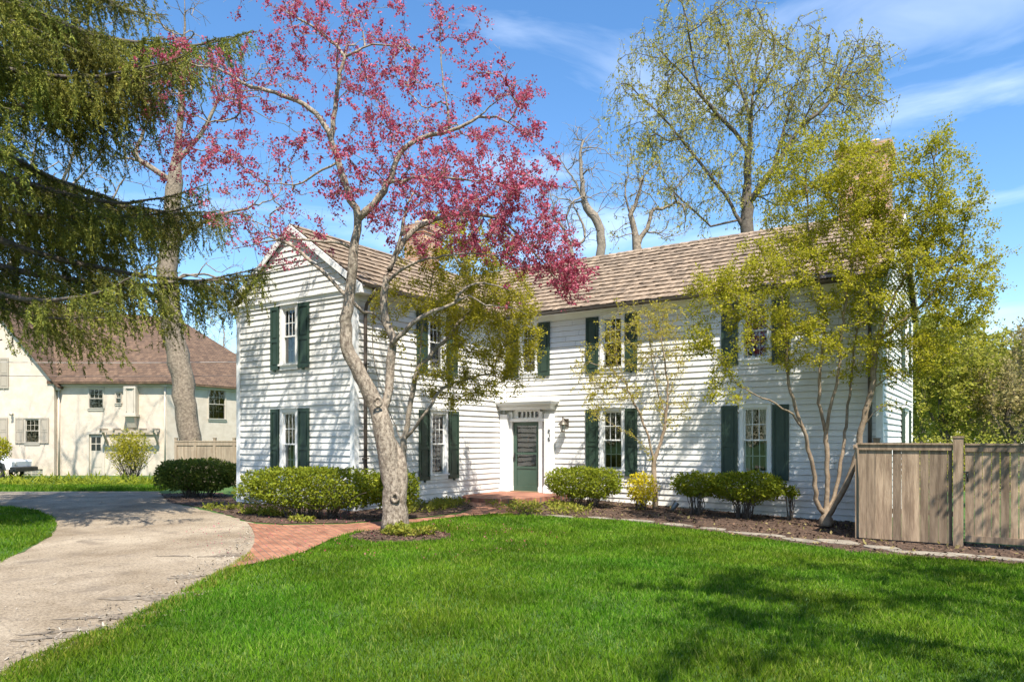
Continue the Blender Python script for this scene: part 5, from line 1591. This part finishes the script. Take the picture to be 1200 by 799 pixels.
# ------------------------------------------------------------------ trees behind the right fence
def bgtree(px, f, top, rx, label, lm, n=150, per=9, ls=0.11, rb=0.16, low=532, bark=bark_dark):
    h = (low - top)
    sd_ = [catmull([GF(px, f), W(px + 1, 500, f), W(px - 3, low - h * 0.35, f), W(px + 3, top + h * 0.25, f)], 0.4, 0.04),
           L_((px - 1, low - h * 0.1, f), (px - rx * .45, low - h * .4, f - .5), (px - rx * .6, low - h * .65, f - .5), step=0.4), L_((px, low - h * 0.15, f), (px + rx * .45, low - h * .45, f + .5), (px + rx * .55, low - h * .7, f + .5), step=0.4)]
    k = f / FPX
    a = np.vstack([pxell(px, (top + low) / 2, f, rx, h / 2, rx * k, n), pxell(px - rx * .3, top + h * .35, f, rx * .6, h * .3, rx * k * .7, n // 3), pxell(px + rx * .35, top + h * .5, f, rx * .6, h * .3, rx * k * .7, n // 3)])
    return bare('background_tree', px, f, label, sd_, a, rb, leafs=lm, per=per * 3.2, lsize=ls * 1.15, step=0.35, rt=0.008, zmin=1.0, sp=4.5, group='trees beyond the wooden fence', bark=bark)
bgtree(1105, 27, 352, 55, 'bright yellow-green tree just beyond the fence, right of the white house end wall', bgl, 210, 12, ls=.10)
bgtree(1150, 33, 368, 55, 'rounded yellow-green tree beyond the fence post', bgl, 190, 11, ls=.12)
bgtree(1185, 26, 420, 45, 'tan-leaved thin tree rising behind the gate', bgl2, 170, 7, ls=.09)
bgtree(1240, 30, 360, 60, 'tall sparse tree cut by the right edge of the frame', bgl2, 190, 5, ls=.10)
bgtree(1080, 40, 360, 55, 'olive tree farther back beside the end of the white house', bgl, 190, 10, ls=.14)
bgtree(1130, 48, 410, 70, 'broad pale tree in the distance beyond the fence', bgl, 200, 9, ls=.17)
bgtree(1205, 46, 372, 60, 'grey-tan bare-looking tree in the distance at the right', bgl2, 230, 4, ls=.15)
bgtree(1175, 60, 400, 80, 'far green tree closing the view beyond the fence', bgl, 220, 8, ls=.22)
bgtree(1300, 40, 380, 90, 'broad green tree beyond the far end of the fence', bgl, 200, 8, ls=.2)
# low shrubs directly behind the fence
def shrub_leaf(b, c, r, n, L, Wd, shell=0.75, flat=3.0, up=0.35, lob=0.12, zcut=None):
    """leaf cloud near the surface of a rounded box"""
    v = rng.normal(size=(n, 3)); v /= np.linalg.norm(v, axis=1, keepdims=True)
    e = (np.abs(v) ** flat).sum(1) ** (-1 / flat)
    v = v * e[:, None]
    q = 1 - (1 - shell) * rng.random(n) ** 1.4
    # lumpy outline
    ph = rng.uniform(0, 6.28, (6, 3)); fr_ = rng.uniform(2.0, 6.0, (6, 3))
    lump = sum(np.sin((v * fr_[k]).sum(1) * 1.6 + ph[k].sum()) for k in range(6)) / 6
    p = np.asarray(c) + v * (q * (1 + lob * lump))[:, None] * np.asarray(r)
    if zcut is not None: p = p[p[:, 2] > zcut]
    d = (p - np.asarray(c)); d /= np.linalg.norm(d, axis=1, keepdims=True) + 1e-9
    leaves(b, p, d, L, Wd, up=up, spread=0.55)
def cam_r(p, rr): # rotate local (right, ahead, up) offsets
    return p
for (px, f, r, lab) in ((1095, 21, (1.2, .8, .9), 'low green shrub behind the fence near the house'), (1160, 20, (1.3, .8, 1.0), 'low pale shrub behind the fence gate')):
    g_ = GF(px, f)
    t = plant('background_shrub', g_, lab, 'shrub')
    b = MB(); shrub_leaf(b, g_ + np.array((0, 0, 1.1)), (r[0], r[1], r[2]), 2600, 0.085, 0.05, shell=0.15, flat=2.0, lob=.5); b.build('foliage', bgl, t)
    b = MB()
    for k in range(9):
        e = g_ + np.array((rng.normal() * .6, rng.normal() * .4, rng.uniform(1.0, 1.9)))
        b.tube(catmull([g_, g_ * .5 + e * .5 + rng.normal(size=3) * .08, e], .2, .01), np.linspace(.02, .006, len(catmull([g_, g_ * .5 + e * .5, e], .2))) if False else 0.012, 5)
    b.build('stem', bark_dark, t)

# ------------------------------------------------------------------ Norway spruce at the left (trunk just outside the frame)
SR, SF = -11.4, 13.6
sb_ = P(SR, SF, 0.0); sb_[2] = float(ground_z(sb_[0], sb_[1]))
spr = plant('norway_spruce', sb_, 'large Norway spruce with drooping grey-green branches at the left of the frame', 'tree')
b = MB()
tp = np.array([sb_ + np.array((0.0 + 0.02 * math.sin(z), 0.02 * math.cos(z * .7), z)) for z in np.linspace(0, 21, 50)])
b.tube(tp, np.linspace(0.42, 0.03, 50) * (1 + 0.35 * np.exp(-np.linspace(0, 21, 50) / 0.4)), 14, lump=0.04)
NA, NB, ND = [], [], []     # hanging sprays: start, end
ga = 0.0
def branch_path(z0, az, L, dip, tipup, n=26):
    t = np.linspace(0, 1, n)
    h = L * t
    z = z0 + L * (-dip * np.sin(t * math.pi * 0.62) + tipup * t ** 3)
    wob = np.cumsum(rng.normal(size=n)) * 0.012 * L / 3
    d = np.array((math.cos(az), math.sin(az))); s_ = np.array((-d[1], d[0]))
    return np.stack([sb_[0] + d[0] * h + s_[0] * wob, sb_[1] + d[1] * h + s_[1] * wob, z + np.cumsum(rng.normal(size=n)) * 0.01], 1)
right_az = math.atan2(S, C)   # world azimuth of "camera right"
zz0 = 5.5
k = 0
while zz0 < 20:
    for rel0 in (-1.45, -0.85, -0.35, 0.1, 0.55, 1.1, 1.8, 3.1):
        if rng.random() < 0.36: continue
        az = right_az + rel0 + rng.uniform(-.22, .22)
        rel = (az - right_az + math.pi) % (2 * math.pi) - math.pi
        front = abs(rel) < 1.75
        L = np.interp(zz0, (4, 7, 12, 20), (6.3, 6.6, 5.6, 1.2)) * rng.uniform(0.72, 1.08)
        dip = rng.uniform(0.04, 0.26); tu = rng.uniform(0.03, 0.17)
        p = branch_path(zz0 + rng.normal() * 0.25, az, L, dip, tu)
        r0_ = 0.022 + 0.010 * L
        b.tube(p, np.linspace(r0_, 0.008, len(p)), 7, cap=False)
        dens = 1.0 if front else 0.45
        T = np.gradient(p, axis=0); T /= np.linalg.norm(T, axis=1, keepdims=True)
        # secondary branches, flat fans
        runs = [(p[int(len(p) * 0.22):], T[int(len(p) * 0.22):], 1.0)]
        ns_ = int(L * 6.5 * dens)
        for q in range(ns_):
            t = rng.uniform(0.18, 0.97); i = int(t * (len(p) - 1))
            side = 1 if q % 2 else -1
            sv = np.cross(T[i], (0, 0, 1)); sv /= np.linalg.norm(sv)
            l2 = min(1.9, (1 - t) * L * 0.45 + 0.35) * rng.uniform(0.6, 1.1)
            d2 = T[i] * rng.uniform(0.5, 1.0) + sv * side * rng.uniform(0.5, 1.0) + np.array((0, 0, -0.12)); d2 /= np.linalg.norm(d2)
            tt = np.linspace(0, 1, 7)[:, None]
            pq = p[i] + d2 * l2 * tt + np.array((0, 0, -0.22 * l2)) * tt ** 1.6 + rng.normal(size=(7, 3)) * 0.012
            b.tube(pq, np.linspace(0.010, 0.004, 7), 3, cap=False)
            runs.append((pq, np.gradient(pq, axis=0), 0.85))
        for (pp_, tt_, wgt) in runs:
            sl = np.linalg.norm(np.diff(pp_, axis=0), axis=1)
            LL_ = sl.sum()
            nh = int(LL_ / ((0.13 if front else 0.3) if zz0 < 12.5 else 0.4))
            if nh < 1: continue
            cs = np.concatenate([[0], np.cumsum(sl)])
            at_ = rng.uniform(0, LL_, nh)
            P0 = np.stack([np.interp(at_, cs, pp_[:, c]) for c in range(3)], 1)
            out = np.stack([np.interp(at_, cs, tt_[:, c]) for c in range(3)], 1); out /= np.linalg.norm(out, axis=1, keepdims=True) + 1e-9
            hl_ = (0.10 + 0.68 * rng.random(nh) ** 1.7) * (0.5 + 0.8 * np.sin(np.clip(at_ / LL_, 0.05, 0.95) * math.pi) ** 0.5) * (1.25 if wgt == 1.0 else 1.0)
            d = out * 0.35 + rng.normal(size=(nh, 3)) * 0.22 + np.array((0, 0, -1.0)); d /= np.linalg.norm(d, axis=1, keepdims=True)
            NA.append(P0); NB.append(P0 + d * hl_[:, None])
            # the foliage along the twig itself
            NA.append(pp_[:-1]); NB.append(pp_[1:])
    ga += 0.9
    zz0 += rng.uniform(0.75, 1.0)
# a few dead lower limbs
for (z0, az, L) in ((4.3, right_az - 0.55, 3.6), (4.9, right_az - 0.2, 4.4), (5.4, right_az + .3, 3.2)):
    p = branch_path(z0, az, L, 0.25, -0.05); b.tube(p, np.linspace(0.05, 0.012, len(p)), 7)
b.build('trunk', bark_dark, spr)
NA = np.vstack(NA); NB = np.vstack(NB)
cr = MB()
# side sprays, then needles bristling round every spray
q0_, d0_ = along(NA, NB, 2.2, 0.002)
sd2 = d0_ * 0.45 + rng.normal(size=q0_.shape) * 0.45 + np.array((0, 0, -0.55)); sd2 /= np.linalg.norm(sd2, axis=1, keepdims=True)
q1_ = q0_ + sd2 * rng.uniform(0.06, 0.22, len(q0_))[:, None]
pp, dd = along(np.vstack([NA, q0_]), np.vstack([NB, q1_]), 105, 0.004)
leaves(cr, pp, dd * 1.5, 0.050, 0.0145, up=0.0, spread=0.40, fold=0.3)
print('spruce needles', len(pp))
cr.build('crown', needle, spr)

# ------------------------------------------------------------------ trees behind the viewpoint (they shade the lawn and show in the panes)
def back_tree(r, f, h, cr_, label, n=170, per=16, ls=0.12, clear=5.5):
    g_ = P(r, f, 0); g_[2] = float(ground_z(g_[0], g_[1]))
    t = plant('shade_tree', g_, label, 'tree', 'trees behind the lawn')
    top = g_ + np.array((0, 0, h))
    sd_ = [catmull([g_, g_ + (0.1, 0, h * .3), g_ + (-0.1, .1, h * .6), top - (0, 0, h * .1)], .5, .03)]
    for k in range(6):
        a = k * 1.05 + .3
        e = g_ + np.array((math.cos(a) * cr_ * .7, math.sin(a) * cr_ * .7, h * rng.uniform(.62, .85)))
        m_ = g_ + np.array((math.cos(a) * cr_ * .25, math.sin(a) * cr_ * .25, h * .5))
        sd_.append(catmull([g_ + (0, 0, h * .35), m_, e], .5, .03))
    a = ellips(g_ + np.array((0, 0, h * .68)), (cr_, cr_, h * .33), n)
    a = a[a[:, 2] > clear + g_[2]]
    sk = colonize(sd_, a, step=.4, r_base=.25, r_tip=.008, noise=.15, zmin=h * .3, ramp=.3)
    b = MB(); skeleton_tubes(b, sk, maxn=9)
    A, B = thin_segs(sk, .03); p, q = sprout(b, A, B, 3, .2, .7, r=.005)
    b.build('trunk', bark_grey, t)
    c = MB(); pp, dd = along(np.vstack([A, p]), np.vstack([B, q]), per, .06)
    leaves(c, pp, dd, ls, ls * .65, up=.3); c.build('crown', bgl, t)
back_tree(7.2, 0.4, 11.5, 5.2, 'leafy shade tree on the lawn to the right of the viewpoint', n=360, per=19, clear=5.8)
back_tree(11.6, 9.6, 9.0, 3.7, 'second leafy shade tree on the lawn beyond the right edge', n=230, per=13, clear=4.2)
back_tree(-6, -16, 13, 6, 'broad tree across the lawn behind the viewpoint, left one', n=200, ls=.2)
back_tree(6, -19, 14, 7, 'broad tree across the lawn behind the viewpoint, middle one', n=200, ls=.2)
back_tree(17, -12, 13, 6, 'broad tree across the lawn behind the viewpoint, right one', n=200, ls=.2)
back_tree(27, 2, 12, 5.5, 'broad tree far to the right of the lawn', n=200, ls=.2)

# ------------------------------------------------------------------ hedges and shrubs
def shrub(name, label, cat, cpx, f, size, n, lm, L=0.05, Wd=0.03, stems=10, base=0.35, rot=0.0, flat=3.0, shell=0.70, group=None, zc=None, lob=.12, smat=None):
    """size = half width along house x, half depth, half height of the leafy mass"""
    g_ = GF(cpx, f)
    t = plant(name, g_, label, cat, group)
    c = np.array((0, 0, base + size[2]))
    b = MB(); shrub_leaf(b, c, size, n, L, Wd, shell=shell, flat=flat, lob=lob)
    # inner, sparser fill
    shrub_leaf(b, c, np.array(size) * .8, n // 5, L, Wd, shell=.3, flat=flat)
    st_ = MB()
    for k in range(stems):
        bx = rng.uniform(-.34, .34) * size[0]; by = rng.uniform(-.34, .34) * size[1]
        for m_ in range(3):
            e = np.array((bx * 2.2 + rng.normal() * .22 * size[0], by * 2.2 + rng.normal() * .25 * size[1], base + size[2] * rng.uniform(.3, 1.2)))
            l = catmull([(bx, by, -0.03), (bx * 1.1 + rng.normal() * .04, by + rng.normal() * .04, base * .7), e], .12, .012)
            st_.tube(l, np.linspace(.013, .005, len(l)), 5)
    R_ = np.array([[math.cos(rot), -math.sin(rot), 0], [math.sin(rot), math.cos(rot), 0], [0, 0, 1]])
    for q in (b, st_):
        q.V = [v @ R_.T + g_ for v in q.V]
    b.build('foliage', lm, t)
    st_.build('stem', smat or bark_dark, t)
    return t
# clipped front hedge before the wing (two plants grown together), aligned with the wing
shrub('hedge', 'long bright green clipped hedge in front of the gabled wing', 'hedge', 365, 15.3, (1.62, .55, .40), 14000, yewl, L=.058, Wd=.033, stems=22, base=.24, rot=0.30, flat=3.4, lob=.24)
shrub('hedge', 'small end of green hedge showing right of the crabapple trunk', 'hedge', 464, 15.0, (.42, .42, .36), 3200, yewl, L=.06, Wd=.034, stems=5, base=.28, flat=3)
shrub('hedge', 'dark green clipped hedge beside the driveway at the far corner of the wing', 'hedge', 232, 20.9, (1.12, .6, .42), 11000, yewd, L=.07, Wd=.038, stems=20, base=.22, rot=0.55, flat=3.4, lob=.2)
shrub('shrub', 'rounded dense green shrub right of the front door', 'shrub', 684, 18.3, (.92, .6, .36), 9000, yewl, L=.055, Wd=.032, stems=12, base=.26, rot=.2, flat=3.2, lob=.2)
shrub('shrub', 'small golden yellow shrub at the foot of the slender budding tree', 'shrub', 752, 17.9, (.40, .35, .42), 1500, yell, L=.06, Wd=.034, stems=8, base=.10, flat=2.2, shell=.35, lob=.3)
shrub('shrub', 'broad flat-topped green shrub on bare stems under the right-hand window', 'shrub', 872, 16.7, (.84, .5, .32), 6000, yewl, L=.06, Wd=.036, stems=12, base=.42, rot=.0, flat=2.5, lob=.28)
shrub('shrub', 'darker green flat-topped shrub on bare stems, left neighbour under the window', 'shrub', 816, 17.2, (.58, .42, .27), 3000, yewl, L=.06, Wd=.036, stems=8, base=.46, flat=2.3, lob=.28)
shrub('shrub', 'spindly little shrub with a single leafy sprig left of the serviceberry stems', 'shrub', 925, 16.5, (.24, .2, .14), 300, yewl, L=.07, Wd=.042, stems=4, base=.52, flat=2, shell=.3)
shrub('shrub', 'airy olive shrub against the cream wall of the neighbouring house', 'shrub', 152, 36, (1.25, .9, 1.0), 5000, serv2, L=.09, Wd=.04, stems=26, base=.55, flat=2, shell=.25, lob=.35)
shrub('shrub', 'small leafy shrub cut by the left edge of the frame near the car', 'shrub', 0, 37, (.55, .5, .6), 1300, serv, L=.1, Wd=.06, stems=6, base=1.0, flat=2, shell=.3)

# ------------------------------------------------------------------ ground cover (uncountable)
def carpet(name, poly, n, h, L, Wd, lm, thr=0.0, lab=None):
    poly = np.asarray(poly)[:, :2]; lo = poly.min(0); hi = poly.max(0)
    x = rng.uniform(lo[0], hi[0], n); y = rng.uniform(lo[1], hi[1], n)
    k = inside(poly, x, y)
    fld = np.sin(x * 5.1 + 1.3) * np.sin(y * 4.3) + np.sin(x * 11 + y * 7) * .5
    k &= fld + rng.normal(size=n) * .35 > thr - .4
    x, y = x[k], y[k]; n = len(x)
    z = ground_z(x, y) + 0.02 + h * rng.random(n) * (0.6 + .25 * fld[k]).clip(.25, 1.2)
    b = MB(); p = np.stack([x, y, z], 1)
    d = rng.normal(size=(n, 3)) * .5; d[:, 2] = .35
    leaves(b, p, d, L, Wd, up=.5, spread=.45)
    o = b.build(name, lm); o['kind'] = 'stuff'
    return o
def blob(px, f, rx, ry, n=16):
    c = GF(px, f); return [(c[0] + rx * math.cos(a) * (1 + .15 * math.sin(3 * a + px)), c[1] + ry * math.sin(a)) for a in np.linspace(0, 2 * math.pi, n, endpoint=False)]
carpet('ground_cover', blob(477, 12.7, .52, .40), 1700, .17, .075, .038, cover)
carpet('ground_cover', blob(312, 15.9, .8, .30), 1500, .15, .07, .036, cover)
carpet('ground_cover', blob(262, 17.3, .5, .45), 700, .12, .07, .036, cover)
carpet('ground_cover', blob(355, 14.6, .35, .16), 300, .10, .07, .036, cover)
carpet('ground_cover', [G(470, 604)[:2], G(520, 599)[:2], G(553, 590)[:2], (-12.2, 15.2), (-12.2, 12.4)], 4200, .16, .065, .034, cover)
carpet('ground_cover', [G(597, 603)[:2], G(640, 604)[:2], G(690, 605)[:2], GF(695, 17.9)[:2], (-9.9, 15.9), (-10.3, 15.0), (-10.9, 14.9)], 4200, .20, .065, .034, cover)
strip = [GF(-120, 29.0)[:2], GF(208, 28.8)[:2], GF(200, 33)[:2], GF(-120, 33)[:2]]
carpet('ground_cover', strip, 11000, .42, .26, .045, yewl, thr=-2)
carpet('leaf_litter', bed_right, 900, .02, .06, .035, bgl2)

chips(bed_right, 9000, .035, 'bark_mulch', chipm)['kind'] = 'stuff'
chips(bed_left, 9000, .035, 'bark_mulch', chipm)['kind'] = 'stuff'
chips(ring, 1800, .028, 'bark_mulch', chipm)['kind'] = 'stuff'

# ------------------------------------------------------------------ flagstones along the lawn edge
fl_spec = [(655, 605.5, .50, .16), (700, 607.5, .42, .17), (742, 610.5, .50, .19), (790, 615, .48, .20), (835, 620.5, .40, .20), (872, 625.5, .45, .2), (905, 628, .30, .18), (935, 634, .42, .24), (983, 636, .50, .30), (1034, 643, .34, .22), (1063, 648, .36, .2), (1095, 650, .4, .22), (1136, 652, .42, .2), (1178, 656, .40, .2)]
for i, (px, py, a_, b2) in enumerate(fl_spec):
    c = G(px, py); m_ = rng.integers(6, 9)
    ang = -0.36 if px > 900 else -0.10
    th0 = rng.uniform(0, 1)
    poly = []
    for k in range(m_):
        t = th0 + k * 2 * math.pi / m_ + rng.normal() * .12
        q = (1 + rng.normal() * .12) * .86
        x, y = a_ * q * math.cos(t), b2 * q * math.sin(t)
        poly.append((c[0] + x * math.cos(ang) - y * math.sin(ang), c[1] + x * math.sin(ang) + y * math.cos(ang)))
    bb = MB(); bb.prism(poly, c[2] - 0.02, c[2] + 0.022 + 0.01 * rng.random())
    o = bb.build('flagstone', flag)
    if i == 8: tag(o, 'largest pale flagstone, lying before the serviceberry and the left end of the fence', 'flagstone', 'flagstones along the lawn edge')
    elif i >= 9: tag(o, 'grey flagstone laid at the foot of the wooden fence and gate', 'flagstone', 'flagstones at the fence foot')
    else: tag(o, 'narrow tan flagstone edging the mulch bed along the lawn', 'flagstone', 'flagstones along the lawn edge')

# ------------------------------------------------------------------ little garden spotlight
g_ = GF(789, 17.6)
sp_ = plant('garden_spotlight', g_, 'small grey garden spotlight on a stake in the mulch below the house wall', 'light')
b = MB(); b.tube([g_ + (0, 0, -.05), g_ + (0, 0, .12)], .012, 6); b.build('stake', blackm, sp_)
b = MB()
tl = np.array((0.05, 0.06, 0.10))
b.tube([g_ + (0, 0, .12) - tl * .6, g_ + (0, 0, .12), g_ + (0, 0, .12) + tl, g_ + (0, 0, .12) + tl * 1.15], [.03, .06, .075, .08], 12)
b.build('head', mat('grey_metal', (.20, .21, .22), .4, metal=.5), sp_)

# ------------------------------------------------------------------ grass
grassm = leafmat('grass_blade', [(0.040, 0.115, 0.008), (0.095, 0.215, 0.012), (0.150, 0.270, 0.020), (0.065, 0.160, 0.010), (0.270, 0.340, 0.075)], 0.42, rough=0.8, big=(0.9, 0.25), spec=0.0)
def blades(polys, holes, f0, f1, half, dens, hgt, yellow=None):
    Pn = []
    f = f0
    while f < f1:
        df = 0.25 if f < 12 else 0.5
        w = half * (f + df)
        n = int(2 * w * df * dens(f))
        r = rng.uniform(-w, w, n); ff = rng.uniform(f, f + df, n)
        x = r * C - ff * S; y = r * S + ff * C
        k = np.zeros(n, bool)
        for p in polys: k |= inside(np.asarray(p)[:, :2], x, y)
        for p in holes: k &= ~inside(np.asarray(p)[:, :2], x, y)
        Pn.append(np.stack([x[k], y[k], ff[k]], 1)); f += df
    q = np.vstack(Pn); n = len(q)
    x, y, ff = q.T
    z = ground_z(x, y)
    clump = 0.5 + 0.5 * np.sin(x * 2.3 + 3 * np.sin(y * 1.1)) * np.sin(y * 2.9 + 2 * np.sin(x * 0.7))
    fine_ = np.sin(x * 9.1 + 2 * np.sin(y * 7.7)) * np.sin(y * 10.3 + 2 * np.sin(x * 6.1))
    h = hgt * (0.62 + 0.40 * clump + 0.22 * fine_ + 0.26 * rng.normal(size=n)).clip(.25, 1.9)
    w = (0.0028 + 0.00075 * ff) * rng.uniform(.7, 1.3, n)
    a = rng.uniform(0, 2 * math.pi, n)
    u = np.stack([np.cos(a), np.sin(a), 0 * a], 1)
    la = rng.uniform(0, 2 * math.pi, n); lean = np.abs(rng.normal(size=n)) * .62 + .12
    d = np.stack([np.cos(la) * lean, np.sin(la) * lean, np.ones(n)], 1); d /= np.linalg.norm(d, axis=1, keepdims=True)
    d2 = d + np.stack([np.cos(la), np.sin(la), -.35 + 0 * la], 1) * (.35 * rng.random(n))[:, None]; d2 /= np.linalg.norm(d2, axis=1, keepdims=True)
    o = np.stack([x, y, z - .004], 1)
    m_ = o + d * (h * .55)[:, None]; t = m_ + d2 * (h * .5)[:, None]
    W_ = w[:, None]
    V = np.stack([o - u * W_ * .5, o + u * W_ * .5, m_ + u * W_ * .42, m_ - u * W_ * .42, t], 1).reshape(-1, 3)
    i = np.arange(n)[:, None] * 5
    b = MB(); b.add(V, i + np.array([[0, 1, 2, 3]])); b.F.append((i + np.array([[3, 2, 4]]), 0, False))
    return b
lawn_poly = [tuple(p[:2]) for p in drive_edge[:6]] + [tuple(p[:2]) for p in path_lo[::-1]] + [tuple(p[:2]) for p in lawn_top] + [tuple(P(19, 11, 0)[:2]), tuple(P(17, 1, 0)[:2]), tuple(P(10, -2, 0)[:2]), tuple(P(-7.5, 0.5, 0)[:2])]
b = blades([lawn_poly], [ring, bed_right], 2.8, 17.5, 0.86, lambda f: min(5200, 27000 / f), 0.066)
o = b.build('grass', grassm); o['kind'] = 'stuff'
side_ = [tuple(P(*q, 0)[:2]) for q in ((2.4, 2.8), (15.1, 17.5), (22, 14), (20, 1.5), (8, 1.0), (2.0, 1.5))]
b = blades([side_], [bed_right], 1.2, 15.5, 2.2, lambda f: 1500, 0.07)
o = b.build('grass', grassm); o['kind'] = 'stuff'
# the little island in the bend of the drive and the strip across it
isl = [G(-60, 594)[:2], G(10, 594.5)[:2], G(40, 598)[:2], G(62, 606)[:2], G(67, 616)[:2], G(60, 629)[:2], G(0, 660)[:2], G(-200, 730)[:2], tuple(P(-12.5, 7, 0)[:2]), tuple(P(-16, 16, 0)[:2])]
sheet('island_lawn', wobble(smooth_poly([tuple(q) for q in isl], 1), .02), .016, soil)['kind'] = 'structure'
b = blades([isl], [], 8, 19, 0.95, lambda f: 26000 / f, 0.075)
o = b.build('grass', grassm); o['kind'] = 'stuff'
st2 = [GF(-200, 23.6)[:2], GF(-20, 23.7)[:2], GF(100, 23.75)[:2], GF(190, 23.7)[:2], GF(210, 29)[:2], GF(-200, 29)[:2]]
b = blades([st2], [], 22, 30, 0.95, lambda f: 700, 0.12)
o = b.build('grass', grassm); o['kind'] = 'stuff'

# ------------------------------------------------------------------ wooded horizon all around (reads as one mass)
b = MB()
n = 42000
az = rng.uniform(0, 2 * math.pi, n); rad_ = rng.uniform(100, 125, n)
top = 8.5 + 2.2 * np.sin(az * 9) + 1.6 * np.sin(az * 23 + 1) + 1.2 * np.sin(az * 51 + 2)
x = rad_ * np.cos(az); y = rad_ * np.sin(az)
z = ground_z(x, y) + top * rng.random(n) ** 0.8
leaves(b, np.stack([x, y, z], 1), rng.normal(size=(n, 3)), 1.0, 0.7, up=.3)
o = b.build('woodland', darkl); o['kind'] = 'stuff'

# dirt, grit and fallen bits along the worn edge of the drive
dirtm = mat('bare_dirt', (0.13, 0.10, 0.07), 0.98, rgb2=(0.25, 0.205, 0.15), nscale=9, bump=0.7, bscale=40, detail=8)
inner_ = [G(-40, 800), G(30, 763), G(84, 738), G(128, 718), G(160, 702), G(196, 692), G(232, 668), G(258, 656), G(290, 640)]
outer_ = [G(296, 646), G(264, 672), G(214, 699), G(143, 735), G(62, 765), G(0, 798), G(-40, 822)]
for (px, py, rx, ry, an) in ((188, 700, .50, .17, .9), (228, 676, .32, .10, .9), (150, 722, .42, .13, .9), (104, 738, .36, .09, .9), (262, 652, .25, .09, .8), (205, 652, .22, .05, .6), (60, 748, .28, .06, .9)):
    c = G(px, py)
    ca, sa = math.cos(an), math.sin(an)
    q = []
    for t in np.linspace(0, 2 * math.pi, 34, endpoint=False):
        k = 1 + .28 * math.sin(3 * t + px) + .2 * math.sin(5 * t + py) + rng.normal() * .09
        x, y = rx * k * math.cos(t), ry * k * math.sin(t)
        q.append((c[0] + x * ca - y * sa, c[1] + x * sa + y * ca))
    sheet('soil', q, 0.013, dirtm)
gp = [tuple(G(*q)[:2]) for q in ((-60, 800), (60, 735), (180, 690), (260, 648), (292, 620), (296, 634), (262, 672), (140, 736), (0, 800))]
chips(gp, 9000, .017, 'gravel', mat('grit', (0.10, 0.08, 0.06), .95, rgb2=(0.34, 0.30, 0.24), nscale=3, island=.6))['kind'] = 'stuff'
dpoly = [tuple(p[:2]) for p in drive_edge]  + [tuple(p[:2]) for p in drive_far[:3]]
chips(dpoly, 9000, .011, 'gravel', MATS['grit'])['kind'] = 'stuff'
drym = leafmat('dry_grass', [(0.30, 0.27, 0.05), (0.22, 0.25, 0.03), (0.36, 0.31, 0.09), (0.15, 0.22, 0.02)], 0.4, rough=.8, spec=0)
fr_ = [tuple(G(*q)[:2]) for q in ((-20, 800), (62, 758), (140, 728), (212, 693), (262, 667), (292, 648), (299, 655), (272, 676), (222, 706), (150, 745), (70, 775), (0, 815))]
b = blades([fr_], [], 3, 13, 0.86, lambda f: 3400, 0.05)
o = b.build('grass', drym); o['kind'] = 'stuff'

# fallen petals under the crabapple and a few on the drive
n = 900
a = rng.uniform(0, 2 * math.pi, n); r = 3.4 * np.sqrt(rng.random(n))
x = crab.location.x + r * np.cos(a); y = crab.location.y - 0.4 + r * np.sin(a)
k = y < 11.6
x, y = x[k], y[k]
b = MB(); leaves(b, np.stack([x, y, ground_z(x, y) + rng.uniform(.025, .06, len(x))], 1), rng.normal(size=(len(x), 3)) * (1, 1, .1), .022, .018, up=.8)
o = b.build('petals', blossom); o['kind'] = 'stuff'
